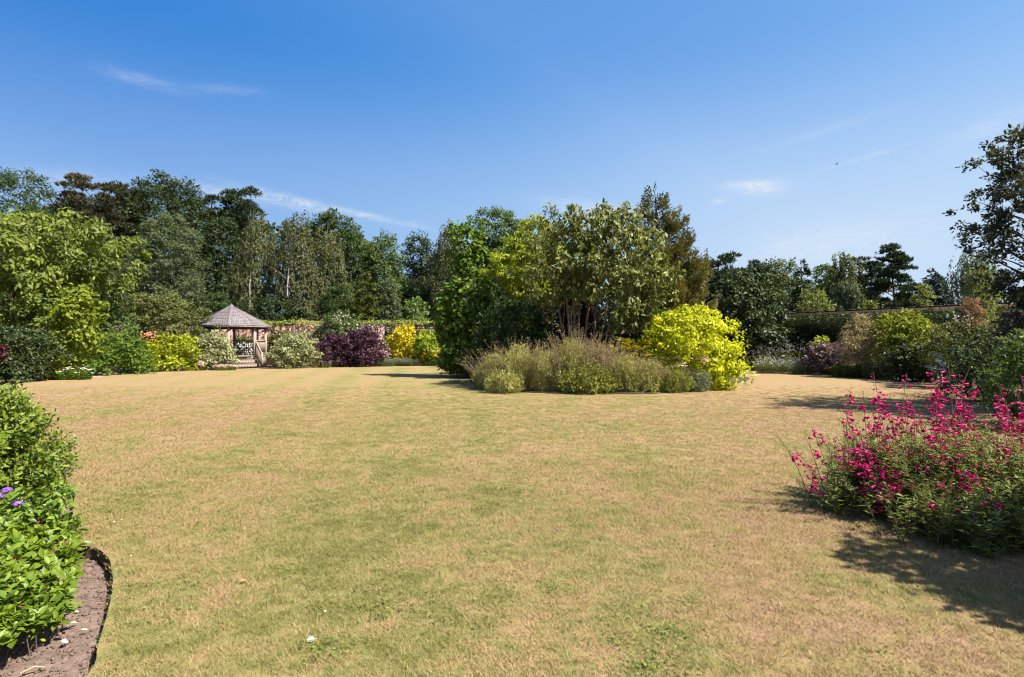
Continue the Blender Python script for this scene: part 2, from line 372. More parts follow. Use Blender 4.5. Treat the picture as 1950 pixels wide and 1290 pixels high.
# grass: tufts scattered over the near lawn with geometry nodes (stuff)
def tuft_mesh(name, nb, rad, ln, wd, g):
    P = np.stack([g.normal(0, rad * .5, nb), g.normal(0, rad * .5, nb), np.full(nb, -.004)], -1)
    a = g.uniform(0, 2 * np.pi, nb); el_ = np.radians(g.uniform(6, 56, nb))
    T = np.stack([np.cos(a) * np.cos(el_), np.sin(a) * np.cos(el_), np.sin(el_)], -1)
    N = unit(np.stack([-np.cos(a) * np.sin(el_), -np.sin(a) * np.sin(el_), np.cos(el_)], -1) + g.normal(0, .3, (nb, 3)))
    v, f = scatter(BLADE, P, T, N, ln * g.uniform(.6, 1.3, nb), wd * g.uniform(.7, 1.3, nb))
    me = mesh_from(name, v, f, np.repeat(g.random(nb), len(BLADE[0]))); me.materials.append(BLADES); return me
tuft_cols = []
gg = np.random.default_rng(3)
for nm, nb, rad, ln, wd in (('near', 24, .045, .032, .0027), ('mid', 28, .085, .036, .0046)):
    c = bpy.data.collections.new('grass_tufts_' + nm)
    for k in range(5):
        c.objects.link(bpy.data.objects.new('grass_tuft', tuft_mesh('grass_tuft', nb, rad, ln, wd, gg)))
    tuft_cols.append(c)
def scatter_gn(name, pts, coll, smin, smax):
    me = bpy.data.meshes.new(name); me.vertices.add(len(pts)); me.vertices.foreach_set('co', pts.astype(np.float32).ravel()); me.update()
    o = bpy.data.objects.new(name, me); COL.objects.link(o); o['kind'] = 'stuff'
    ng = bpy.data.node_groups.new(name, 'GeometryNodeTree')
    ng.interface.new_socket('Geometry', in_out='INPUT', socket_type='NodeSocketGeometry'); ng.interface.new_socket('Geometry', in_out='OUTPUT', socket_type='NodeSocketGeometry')
    N_ = ng.nodes; gi = N_.new('NodeGroupInput'); go = N_.new('NodeGroupOutput')
    ci = N_.new('GeometryNodeCollectionInfo'); ci.inputs['Collection'].default_value = coll; ci.inputs['Separate Children'].default_value = True; ci.inputs['Reset Children'].default_value = True
    ip = N_.new('GeometryNodeInstanceOnPoints'); ip.inputs['Pick Instance'].default_value = True
    rr = N_.new('FunctionNodeRandomValue'); rr.data_type = 'FLOAT_VECTOR'; rr.inputs[0].default_value = (0, 0, 0); rr.inputs[1].default_value = (0, 0, 6.283)
    rs = N_.new('FunctionNodeRandomValue'); rs.data_type = 'FLOAT'; rs.inputs[2].default_value = smin; rs.inputs[3].default_value = smax; rs.inputs['Seed'].default_value = 4
    l = ng.links.new
    l(gi.outputs[0], ip.inputs['Points']); l(ci.outputs[0], ip.inputs['Instance']); l(rr.outputs[0], ip.inputs['Rotation']); l(rs.outputs[1], ip.inputs['Scale']); l(ip.outputs[0], go.inputs[0])
    md = o.modifiers.new('scatter', 'NODES'); md.node_group = ng; return o
def lawn_points(y0, y1, dens, seed):
    """dens: (distance, tufts per square metre) pairs; density fades between them"""
    g_ = np.random.default_rng(seed); top = max(d for _, d in dens); n = int(top * (y1 - y0) * 2 * (.98 * y1 + .6))
    x = g_.uniform(-(.98 * y1 + .6), .98 * y1 + .6, n); y = g_.uniform(y0, y1, n)
    k = (np.abs(x) < .98 * y + .6) & (g_.random(n) * top < np.interp(y, *zip(*dens))); x, y = x[k], y[k]
    k = inside(LAWN, x, y) & ~inside(BED, x, y) & (inside(LAWN, x - .055, y + .02) | (y > 6))
    return np.stack([x[k], y[k], np.zeros(k.sum())], -1)
scatter_gn('grass', lawn_points(1.8, 8.0, [(1.8, 1150), (5.0, 1100), (8.0, 0)], 1), tuft_cols[0], .7, 1.25)
scatter_gn('grass', lawn_points(4.5, 21.0, [(4.5, 0), (7.0, 290), (11.0, 250), (15.0, 120), (21.0, 0)], 2), tuft_cols[1], .7, 1.2)
ed = LAWN[[i for i in range(len(LAWN)) if LAWN[i][0] < -1.6 and 1.5 < LAWN[i][1] < 5.2]]; fr = []
for a, b in zip(ed[:-1], ed[1:]): fr += [a + (b - a) * u + np.array([.03, 0]) + RNG.normal(0, .014, 2) for u in RNG.random(int(np.hypot(*(b - a)) * 13))]
fr = np.array(fr); scatter_gn('grass', np.c_[fr, np.zeros(len(fr)) - .005], tuft_cols[0], .8, 1.3)       # grass leaning over the cut edge
# small broad leaved weeds (clover and daisies) growing through the turf
gw = np.random.default_rng(8); wp = []
for _ in range(90):
    x, y = gw.normal(-.6, 1.7), gw.uniform(2.7, 7.5)
    if not inside(LAWN, np.array([x - .3]), np.array([y]))[0]: continue
    m = int(gw.uniform(25, 130)); r = gw.uniform(.06, .20); wp.append(np.stack([x + gw.normal(0, r, m), y + gw.normal(0, r * .8, m), gw.uniform(.006, .026, m)], -1))
wp = np.concatenate(wp); n = len(wp); g = Geo()
put_leaves(g, DIAMOND, wp, unit(gw.normal(0, 1, (n, 3)) * [1, 1, .25]), unit(np.array([0, 0, 1.0]) + gw.normal(0, .35, (n, 3))), gw.uniform(.012, .030, n), gw.uniform(.007, .014, n), gw.random(n))
g.build('clover', leaf_mat('leaf_clover', (.075, .105, .020), (.180, .215, .050), .3), None, False, 'stuff')

# ------------------------------------------------------------------ plants
class Prof:
    """outline of a crown, (py, left px, right px) from top to bottom, at distance y"""
    def __init__(s, rows, y, depth=.9):
        r = np.array(rows, float); s.y = y; s.depth = depth
        s.z = wz(r[:, 0], y)[::-1]; xl, xr = wx(r[:, 1], y), wx(r[:, 2], y)
        s.xc = ((xl + xr) / 2)[::-1]; s.w = ((xr - xl) / 2)[::-1]
        yy = np.linspace(r[0, 0], r[-1, 0], 200)
        s.px_area = np.trapezoid(np.interp(yy, r[:, 0], r[:, 2] - r[:, 1]), yy) if hasattr(np, 'trapezoid') else np.trapz(np.interp(yy, r[:, 0], r[:, 2] - r[:, 1]), yy)
        s.m = y / F                                            # metres per photograph pixel at that distance
        s.zz = np.linspace(s.z[0], s.z[-1], 300); s.ww = np.interp(s.zz, s.z, s.w)
        s.cdf = np.cumsum(s.ww + .02); s.cdf /= s.cdf[-1]
    def at(s, z): return np.interp(z, s.z, s.xc), np.interp(z, s.z, s.w)
    def sample(s, n, shell=.55, g=RNG, front=.5):
        z = np.interp(g.random(n), s.cdf, s.zz); xc, w = s.at(z)
        th = g.uniform(0, 2 * np.pi, n)
        back = (np.sin(th) > .15) & (g.random(n) < front); th = np.where(back, -th, th)
        ph = g.uniform(0, 6.28, 3)
        lump = 1 + .15 * np.sin(3 * th + ph[0] + z / max(s.w.max(), .1) * 2.4) + .11 * np.sin(5 * th + ph[1] - z / max(s.w.max(), .1) * 4.1)
        u = shell + (1 - shell) * np.sqrt(g.random(n))
        d = np.stack([np.cos(th), np.sin(th) * s.depth, np.zeros(n)], -1)
        c = np.stack([xc, np.full(n, s.y), z], -1) + d * (w * u * lump * .90)[:, None]
        return c, unit(d + np.array([0, 0, .35])), u
def limbs(geo, base, tops, r0, g=RNG, sag=.12, sides=5):
    for tp in tops:
        a = np.array(base, float); b = np.array(tp, float); d = b - a
        mid = a + d * .5 + g.normal(0, .07, 3) * np.linalg.norm(d) + np.array([0, 0, .08]) * np.linalg.norm(d)
        u = np.linspace(0, 1, 6)[:, None]
        geo.tube((1 - u) ** 2 * a + 2 * u * (1 - u) * mid + u * u * b, np.linspace(r0, r0 * .18, 6), sides)

def dent(C, pr, amp=.26, k=2.6, seed=0.0):
    """hollows and shoulders in a crown's outline"""
    q = C * (k / max(pr.w.max(), .05)); nz = np.array([mnoise.noise((a + seed, b, c)) for a, b, c in q]); f = np.clip(1.06 + nz * amp * 2.2, .55, 1.16)
    xc, _ = pr.at(C[:, 2]); ax = np.stack([xc, np.full(len(C), pr.y), C[:, 2]], -1); zm = pr.z[0] + (pr.z[-1] - pr.z[0]) * .45
    D = C - ax; out = ax + D * f[:, None]; hi = C[:, 2] > zm; out[hi, 2] = zm + (C[hi, 2] - zm) * (.5 + .5 * np.minimum(f[hi], 1.06)); return out
def clump_cloud(pr, leaf_px, aspect, cover, clump_px, flat, droop, jit, g, shell, front, tip_bias=0.0, loose=.22):
    L = leaf_px * pr.m
    ncl = max(10, int(3.8 * pr.px_area / clump_px ** 2)); rc = clump_px * .62 * pr.m
    C, O, U = pr.sample(ncl, shell, g, front); C = dent(C, pr, seed=float(g.uniform(0, 50)))
    area = .5 * leaf_px * leaf_px * aspect
    n = int(1.2 * cover * pr.px_area / area); k = g.integers(0, ncl, n)
    d = rvec(n, g); d[:, 2] = np.abs(d[:, 2]) * np.where(g.random(n) < .72, 1, -1)
    rad = rc * (.45 + .55 * g.random(n) ** .6) * (.7 + .6 * g.random(ncl))[k]
    P = C[k] + d * rad[:, None] * np.array([1, 1, flat])
    q = g.random(n) < loose; P[q] = pr.sample(int(q.sum()), .1, g, .3)[0]                      # loose inner leaves that close the crown
    N = unit(d * .8 + O[k] * .5 + np.array([0, 0, .55]) + g.normal(0, jit, (n, 3)))
    T = unit(g.normal(0, 1, (n, 3)) + O[k] * .6 + np.array([0, 0, -droop]))
    tint = np.clip(.5 * g.random(ncl)[k] + .5 * g.random(n) + tip_bias, 0, 1)
    Ls = L * g.uniform(.65, 1.35, n)
    return P, T, N, Ls, Ls * aspect, tint, O[k], U[k]

def tree(name, label, cat, y, rows, mat, leaf_px=4.3, aspect=.58, cover=4.8, clump_px=17, flat=.75, droop=.3, jit=.35, shell=.5, front=.5, depth=.9,
         base_px=None, trunk_r=None, bark=BARK, tpl=DIAMOND, group=None, parts=0, part='crown', nlimb=14, seed=None, trunk_name='trunk', loose=.22, reach=.3):
    g = np.random.default_rng(sum(ord(ch) * (i + 1) for i, ch in enumerate(label)))
    pr = Prof(rows, y, depth)
    bx = wx(base_px, y) if base_px is not None else pr.xc[0]
    root = thing(name, label, cat, (bx, y, 0), group)
    P, T, N, L, Wd, tint, O, U = clump_cloud(pr, leaf_px, aspect, cover, clump_px, flat, droop, jit, g, shell, front, 0.0, loose)
    keep = P[:, 2] > .03
    if parts:
        face = (O[:, 1] < -.35) & (U > .8) & keep
        cand = np.flatnonzero(face); pick = g.permutation(cand)[:parts]
        pieces(root, 'leaf', LEAF, mat, P[pick], T[pick], N[pick], L[pick] * 1.1, Wd[pick] * 1.1)
        keep[pick] = False
    ge = Geo(); put_leaves(ge, tpl, P[keep], T[keep], N[keep], L[keep], Wd[keep], tint[keep])
    o = ge.build(part, mat, root, origin=(bx, y, 0))
    if parts: o['kind'] = 'stuff'
    h = pr.z[-1]; r = trunk_r or max(.03, .017 * h)
    tg = Geo(); zt = min(h * .82, pr.z[0] + (h - pr.z[0]) * .7); xt, _ = pr.at(zt)
    u = np.linspace(0, 1, 7); bend = g.normal(0, .03 * h, 2)
    pts = np.stack([bx + (xt - bx) * u + bend[0] * np.sin(u * 3.14), y + bend[1] * np.sin(u * 3.14), -.05 + (zt + .05) * u], -1)
    tg.tube(pts, r * np.array([1.35, 1, .9, .78, .62, .45, .25]), 8)
    C, _, _ = pr.sample(nlimb, reach, g, .5); C[:, 0] = bx + (C[:, 0] - bx) * .8; C[:, 2] -= .04 * h
    if reach > .6: C = P[keep][g.permutation(np.flatnonzero((U > .75)[keep]))[:nlimb]]
    for c in C:
        uu = np.clip((c[2] - h * .12) / (zt + .01) * .75, .12, .95); i = uu * 6; i0 = int(i)
        b0 = pts[i0] + (pts[min(i0 + 1, 6)] - pts[i0]) * (i - i0)
        limbs(tg, b0, [c], r * .38 * (1.1 - uu), g, sides=4)
    tg.build(trunk_name, bark, root, True, origin=(bx, y, 0))
    return root

def shrub(name, label, y, rows, mat, cat='shrub', **kw):
    kw.setdefault('clump_px', 12); kw.setdefault('leaf_px', 4.6); kw.setdefault('cover', 5); kw.setdefault('trunk_r', .025); kw.setdefault('trunk_name', 'stem'); kw.setdefault('part', 'foliage')
    return tree(name, label, cat, y, rows, mat, **kw)

def birch(label, y, rows, mat, trunk_px, cover=3.0, leaf_px=4.2, strand=(18, 60), group='weeping birch trees', trunk_r=.085, nlimb=16, front_trunk=.0):
    g = np.random.default_rng(sum(ord(ch) * (i + 1) for i, ch in enumerate(label)))
    pr = Prof(rows, y, .85); bx = wx(trunk_px[0], y); root = thing('birch_tree', label, 'tree', (bx, y, 0), group)
    ns = int(pr.px_area / 24); C, O, U = pr.sample(ns, .35, g, .45)
    n = int(cover * pr.px_area / (.5 * leaf_px ** 2 * .5)); k = g.integers(0, ns, n)
    hang = g.uniform(*strand, ns) * pr.m * np.clip((C[:, 2] - pr.z[0]) / (pr.z[-1] - pr.z[0]) * 1.4, .35, 1)
    u = g.random(n) ** .8
    P = C[k] + np.stack([g.normal(0, 1.0, n), g.normal(0, 1.0, n), np.zeros(n)], -1) * (1.3 * pr.m) + O[k] * (u * 2.5 * pr.m)[:, None]
    P[:, 2] -= hang[k] * u - 4 * pr.m
    T = unit(np.array([0, 0, -1.0]) + g.normal(0, .45, (n, 3))); N = unit(O[k] + g.normal(0, .6, (n, 3)) + np.array([0, 0, .3]))
    L = leaf_px * pr.m * g.uniform(.7, 1.4, n)
    keep = P[:, 2] > .2
    ge = Geo(); put_leaves(ge, DIAMOND, P[keep], T[keep], N[keep], L[keep], L[keep] * .5, np.clip(.6 * g.random(ns)[k] + .4 * g.random(n), 0, 1)[keep])
    ge.build('crown', mat, root, origin=(bx, y, 0))
    tg = Geo(); h = pr.z[-1]; zt = h * .97; xt = wx(trunk_px[1], y); u = np.linspace(0, 1, 9)
    pts = np.stack([bx + (xt - bx) * u + np.sin(u * 7) * .12, y - front_trunk * np.sin(np.clip(u * 1.2, 0, 1) * 3.14) , -.05 + zt * u], -1)
    tg.tube(pts, trunk_r * np.linspace(1.2, .18, 9), 8); tg.build('trunk', BARK_BIRCH, root, True, origin=(bx, y, 0))
    bg_ = Geo()
    for j in range(nlimb):
        i = g.uniform(2.5, 7.6); i0 = int(i); b0 = pts[i0] + (pts[i0 + 1] - pts[i0]) * (i - i0)
        xc, w = pr.at(b0[2]); a = g.uniform(0, 6.28); e = b0 + np.array([math.cos(a) * w * .8, -abs(math.sin(a)) * w * .7, w * g.uniform(.3, .9)])
        limbs(bg_, b0, [e], trunk_r * .3 * (1 - i / 11), g, sides=4)
    bg_.build('limb', surf_mat('bark_birch_limb', (.16, .12, .09), (.34, .29, .24), 6), root, True, origin=(bx, y, 0))
    return root

def conifer(name, label, y, rows, mat, leaf_px=6, cover=5, levels=None, droop=.35, up=.0, spray=.30, base_px=None, depth=.95, group=None, tip=None, ragged=.25, aspect=.42, cat='tree', blade=DIAMOND, trunk_r=None, nbdiv=55, thick=1.4):
    """whorled branches clothed with flat sprays"""
    g = np.random.default_rng(sum(ord(ch) * (i + 1) for i, ch in enumerate(label)))
    pr = Prof(rows, y, depth); bx = wx(base_px, y) if base_px is not None else pr.xc[0]; root = thing(name, label, cat, (bx, y, 0), group)
    nb = int(pr.px_area / nbdiv) + 20
    z = np.interp(g.random(nb), pr.cdf, pr.zz); xc, w = pr.at(z)
    th = g.uniform(0, 6.28, nb); bk = (np.sin(th) > .2) & (g.random(nb) < .5); th = np.where(bk, -th, th)
    ln = w * (1 - ragged + ragged * 1.35 * g.random(nb)) + .02
    d = np.stack([np.cos(th), np.sin(th) * depth, np.zeros(nb)], -1)
    n = int(cover * pr.px_area / (.5 * leaf_px ** 2 * aspect)); pk = ln / ln.sum(); k = g.choice(nb, n, p=pk)
    u = g.random(n) ** .55
    sw = spray * ln[k] * (1.05 - u) + 2.0 * pr.m
    side = np.cross(d[k], np.array([0, 0, 1.0]))
    lat = g.uniform(-1, 1, n)
    P = np.stack([xc[k], np.full(n, y), z[k]], -1) + d[k] * (u * ln[k])[:, None] + side * (lat * sw)[:, None]
    P[:, 2] += up * ln[k] * u ** 2 - droop * ln[k] * u - np.abs(lat) * sw * .25 + g.normal(0, thick * pr.m, n)
    T = unit(d[k] + side * lat[:, None] * .9 + np.stack([np.zeros(n), np.zeros(n), -droop + .1 + 2 * up * u], -1) + g.normal(0, .3, (n, 3)))
    N = unit(np.array([0, 0, 1.0]) + d[k] * .55 + g.normal(0, .4, (n, 3)))
    L = leaf_px * pr.m * g.uniform(.7, 1.4, n)
    tint = np.clip(.35 * g.random(nb)[k] + .25 * g.random(n) + .4 * u ** 3, 0, 1)
    if tip is not None: tint = np.clip(tint * .6 + tip(P, pr, g) , 0, 1)
    keep = P[:, 2] > .1
    ge = Geo(); put_leaves(ge, blade, P[keep], T[keep], N[keep], L[keep], L[keep] * aspect, tint[keep]); ge.build('crown', mat, root, origin=(bx, y, 0))
    h = pr.z[-1]; tg = Geo(); r = trunk_r or .016 * h
    tg.tube([(bx, y, -.05), (bx * .5 + pr.xc[len(pr.xc) // 2] * .5, y, h * .5), (pr.xc[-1], y, h * .97)], [r, r * .6, r * .1], 7); tg.build('trunk', BARK, root, True, origin=(bx, y, 0))
    return root

def pine(label, y, rows, mat, leaf_px=7, cover=4.5, clump_px=22, trunk=None, group=None, name='pine_tree', flat=.38, nclump=None, aspect=.22, tintfn=None):
    """flat plates of radiating needle tufts on bare limbs"""
    g = np.random.default_rng(sum(ord(ch) * (i + 1) for i, ch in enumerate(label)))
    pr = Prof(rows, y, .9); bx = wx(trunk if trunk else (rows[-1][1] + rows[-1][2]) / 2, y); root = thing(name, label, 'tree', (bx, y, 0), group)
    ncl = nclump or max(14, int(2.2 * pr.px_area / clump_px ** 2)); C, O, U = pr.sample(ncl, .35, g, .4); rc = clump_px * .7 * pr.m
    ntf = int(pr.px_area * cover / 30); k = g.integers(0, ncl, ntf)
    d = rvec(ntf, g); d[:, 2] = np.abs(d[:, 2]); B = C[k] + d * rc * (g.random(ntf) ** .4)[:, None] * np.array([1, 1, flat])
    m = 7; kk = np.repeat(np.arange(ntf), m)
    T = unit(d[kk] * np.array([1, 1, .6]) + O[k][kk] * .4 + np.array([0, 0, .55]) + g.normal(0, .55, (ntf * m, 3)))
    N = unit(g.normal(0, 1, (ntf * m, 3)) + np.array([0, -.4, .5])); L = leaf_px * pr.m * g.uniform(.7, 1.3, ntf * m)
    tint = np.clip(.5 * g.random(ncl)[k][kk] + .5 * g.random(ntf * m), 0, 1)
    if tintfn: tint = np.clip(.45 * tint + tintfn(B[kk], pr, g), 0, 1)
    ge = Geo(); put_leaves(ge, DIAMOND, B[kk], T, N, L, L * aspect, tint); ge.build('crown', mat, root, origin=(bx, y, 0))
    tg = Geo(); h = pr.z[-1]; r = .015 * h; zt = h * .93; u = np.linspace(0, 1, 6); xt = pr.at(zt)[0]
    pts = np.stack([bx + (xt - bx) * u + np.sin(u * 5) * .2, np.full(6, y), zt * u], -1); tg.tube(pts, r * np.linspace(1.2, .2, 6), 7)
    for c in C[:: max(1, ncl // 26)]:
        uu = np.clip(c[2] / zt * .9, .1, .95) * 5; i0 = min(int(uu), 4); limbs(tg, pts[i0] + (pts[i0 + 1] - pts[i0]) * (uu - i0), [c], r * .3, g, sides=4)
    tg.build('trunk', surf_mat('bark_pine', (.10, .06, .04), (.24, .15, .10), 7, .9, .1, .4), root, True, origin=(bx, y, 0))
    return root

def herb(name, label, x, y, h, rx, ry, nst, leafmat, stemmat=STEM, headmat=None, head='bud', head_size=.02, leaf_l=.05, leaf_w=.012, leaves=14, lean=.35, cat='plant', group=None,
         leaf_zone=(.0, .8), stem_w=.006, heads=1, head_frac=1.0, headname='flower', zone=0.12, spread_top=1.15, petal_aspect=.6, branch=0, z0=0.0, extra_heads=None):
    """upright stems with leaves along them and flowers or seed heads at the top"""
    g = np.random.default_rng(sum(ord(ch) * (i + 1) for i, ch in enumerate(label)))
    root = thing(name, label, cat, (x, y, z0), group)
    a = g.uniform(0, 6.28, nst); rr = np.sqrt(g.random(nst)); bx = np.cos(a) * rr * rx; by = np.sin(a) * rr * ry
    hh = h * g.uniform(.68, 1.08, nst) * (1 - .28 * rr ** 2)
    dx = np.cos(a) * lean * hh * rr * spread_top + g.normal(0, .08, nst) * hh; dy = np.sin(a) * lean * hh * rr * spread_top + g.normal(0, .08, nst) * hh
    B = np.stack([bx, by, np.zeros(nst)], -1); E = B + np.stack([dx, dy, hh], -1); M = B * .5 + E * .5 + np.stack([-dx * .22, -dy * .22, hh * .12], -1)
    def pos(i, u): u = u[:, None]; return (1 - u) ** 2 * B[i] + 2 * u * (1 - u) * M[i] + u * u * E[i]
    sg = Geo(); us = np.linspace(0, 1, 5)
    for j in range(4):                                         # stems as thin crossed strips
        i = np.arange(nst); p0, p1 = pos(i, np.full(nst, us[j])), pos(i, np.full(nst, us[j + 1]))
        for q in ((1, 0, 0), (0, 1, 0)):
            wv = np.array(q) * stem_w * (1 - .15 * j); v = np.stack([p0 - wv / 2, p0 + wv / 2, p1 + wv / 2, p1 - wv / 2], 1).reshape(-1, 3)
            f = (np.arange(nst) * 4)[:, None, None] + np.array([(0, 1, 2), (0, 2, 3)])[None]; sg.add(v, f.reshape(-1, 3), .5)
    sg.build('stem', stemmat, root, kind='stuff')
    n = nst * leaves; i = np.repeat(np.arange(nst), leaves); u = g.uniform(*leaf_zone, n); P = pos(i, u)
    aa = g.uniform(0, 6.28, n); T = unit(np.stack([np.cos(aa), np.sin(aa), g.uniform(.1, 1.1, n)], -1)); N = unit(np.array([0, 0, 1.0]) + g.normal(0, .45, (n, 3)))
    L = leaf_l * g.uniform(.6, 1.3, n) * (1.15 - .6 * u); lg = Geo(); put_leaves(lg, DIAMOND, P, T, N, L, leaf_w * g.uniform(.7, 1.3, n), .5 * g.random(nst)[i] + .5 * g.random(n)); lg.build('foliage', leafmat, root)
    if headmat:
        fl = np.flatnonzero(g.random(nst) < head_frac); n = len(fl) * heads; i = np.repeat(fl, heads); u = 1 - zone * g.random(n) ** 1.2 if heads > 1 else np.ones(n)
        P = pos(i, u) + g.normal(0, head_size * (.55 if heads > 1 else 0), (n, 3)); hg = Geo()
        if branch: P += g.normal(0, branch, (n, 3)) * np.array([1, 1, .6])
        if head == 'bud': put_leaves(hg, BUD, P, rvec(n, g), rvec(n, g), head_size * g.uniform(.7, 1.3, n), head_size * g.uniform(.7, 1.2, n), g.random(n))
        else:                                                 # a whorl of petals
            m = 5; k = np.repeat(np.arange(n), m); b = np.tile(np.arange(m) / m * 6.28, n) + np.repeat(g.uniform(0, 6.28, n), m)
            put_leaves(hg, DIAMOND, P[k], unit(np.stack([np.cos(b), np.sin(b), np.full(n * m, .25)], -1) + g.normal(0, .15, (n * m, 3))), unit(np.array([0, -.5, 1.0]) + g.normal(0, .3, (n * m, 3))), head_size, head_size * petal_aspect, np.repeat(g.random(n), m))
        hg.build(headname, headmat, root, kind='stuff' if n > 40 else None)
    return root

def blossoms(root, mat, rows, y, n, size, name='flower', seed=1, cluster=1, spread=.0, front=True, depth=.9):
    """flowers sitting on the surface of a shrub"""
    g = np.random.default_rng(seed); pr = Prof(rows, y, depth); C, O, U = pr.sample(n, .97, g, 1.0 if front else .3)
    k = np.repeat(np.arange(n), cluster); P = C[k] + O[k] * size * .8 + g.normal(0, spread, (n * cluster, 3)) if spread else C[k] + O[k] * size * .8
    m = 5; kk = np.repeat(np.arange(len(P)), m); b = np.tile(np.arange(m) / m * 6.28, len(P)) + np.repeat(g.uniform(0, 6.28, len(P)), m)
    Of = unit(O[k] + g.normal(0, .3, (len(P), 3)))[kk]; A = unit(np.cross(Of, np.array([0, 0, 1.0]))); Bv = np.cross(Of, A)
    hg = Geo(); put_leaves(hg, DIAMOND, P[kk], unit(A * np.cos(b)[:, None] + Bv * np.sin(b)[:, None] + Of * .25), Of, size, size * .7, np.repeat(g.random(len(P)), m))
    hg.build(name, mat, root, origin=tuple(root.location))

# foliage colours (leaf albedo)
M_OAK = leaf_mat('leaf_oak', (.018, .034, .010), (.060, .088, .022))
M_OAKD = leaf_mat('leaf_oak_dark', (.012, .022, .008), (.042, .060, .017), .26)
M_MID = leaf_mat('leaf_mid', (.040, .070, .020), (.100, .140, .042))
M_LIGHT = leaf_mat('leaf_light', (.055, .095, .022), (.130, .190, .050))
M_GREY = leaf_mat('leaf_grey', (.045, .065, .032), (.110, .135, .068))
M_BIRCH = leaf_mat('leaf_birch', (.050, .062, .022), (.125, .128, .052))
M_BIRCHB = leaf_mat('leaf_birch_brown', (.048, .058, .024), (.135, .138, .066))
M_PINE = leaf_mat('leaf_pine', (.016, .030, .016), (.050, .072, .034), .15)
M_PINEB = leaf_mat('leaf_cedar_brown', (.016, .026, .012), (.125, .098, .055), .15)
M_BLUE = leaf_mat('leaf_blue_spruce', (.020, .036, .034), (.062, .092, .085), .12)
M_SPRUCE = leaf_mat('leaf_spruce', (.018, .034, .014), (.060, .082, .030), .15)
M_YEL = leaf_mat('leaf_yellowgreen', (.10, .14, .012), (.30, .32, .03), .36)
M_GOLD = leaf_mat('leaf_gold', (.145, .195, .007), (.56, .56, .020), .36)
M_LIME = leaf_mat('leaf_lime', (.09, .14, .010), (.29, .34, .025), .36)
M_LOCUST = leaf_mat('leaf_locust', (.12, .17, .012), (.34, .37, .030), .42)
M_BRIGHT = leaf_mat('leaf_bright', (.045, .085, .010), (.125, .190, .026), .38)
M_DARK = leaf_mat('leaf_dark', (.016, .026, .008), (.052, .074, .022), .25, .45, .22)
M_OLIVE = leaf_mat('leaf_olive', (.050, .062, .018), (.130, .140, .045), .3)
M_VARI = leaf_mat('leaf_variegated', (.075, .105, .030), (.36, .36, .20), .3)
M_PURPLE = leaf_mat('leaf_purple', (.022, .009, .017), (.088, .036, .056), .25, glow=(1.2, .6, .8))
M_PURPLED = leaf_mat('leaf_purple_dark', (.022, .010, .016), (.070, .030, .045), .2, glow=(1.2, .6, .8))
M_HEPT = leaf_mat('leaf_central', (.048, .070, .012), (.185, .200, .048), .34, .45, .25)
M_CYP = leaf_mat('leaf_cypress', (.034, .052, .020), (.220, .180, .064), .2)
M_LEFT = leaf_mat('leaf_left_tree', (.048, .078, .012), (.186, .222, .040), .38)
M_RIGHT = leaf_mat('leaf_right_tree', (.018, .024, .014), (.055, .062, .036), .2)
M_HOLLY = leaf_mat('leaf_glossy', (.032, .064, .006), (.165, .220, .020), .28, .42, .30)
M_SKIM = leaf_mat('leaf_skimmia', (.040, .080, .006), (.158, .220, .018), .30, .45, .28)
M_PEN = leaf_mat('leaf_penstemon', (.062, .092, .018), (.210, .245, .058), .34, .45, .25)
M_HERB = leaf_mat('leaf_herb', (.140, .150, .040), (.400, .385, .145), .38)
M_HERBG = leaf_mat('leaf_herb_green', (.085, .110, .018), (.240, .250, .050), .34)
M_HERBD = leaf_mat('leaf_herb_dry', (.170, .135, .062), (.380, .300, .165), .3, glow=(1.1, 1.0, .8))
M_LAV = leaf_mat('leaf_lavender', (.080, .105, .055), (.190, .215, .120), .28)
M_SEED = leaf_mat('seed_head', (.270, .195, .100), (.470, .360, .210), .2, glow=(1.1, 1, .8))
M_TAM = leaf_mat('leaf_tamarisk', (.230, .165, .085), (.440, .330, .190), .28, glow=(1.1, .9, .7))
F_WHITE = leaf_mat('petal_white', (.62, .62, .58), (.82, .82, .78), .3, glow=(1, 1, 1))
F_PINK = leaf_mat('petal_pink', (.55, .25, .32), (.80, .60, .62), .3, glow=(1, .9, .9))
F_YELLOW = leaf_mat('petal_yellow', (.62, .42, .01), (.80, .62, .03), .3, glow=(1, 1, .5))
F_LILAC = leaf_mat('petal_lilac', (.15, .11, .20), (.32, .26, .36), .3, glow=(1, .9, 1))
F_VIOLET = leaf_mat('petal_violet', (.20, .07, .55), (.36, .16, .72), .3, glow=(1, .9, 1))
F_MAG = leaf_mat('petal_magenta', (.32, .004, .088), (.58, .016, .18), .34, .45, .3, glow=(1.15, .8, .9))
F_SALMON = leaf_mat('petal_salmon', (.62, .18, .10), (.75, .32, .22), .3, glow=(1, .9, .8))

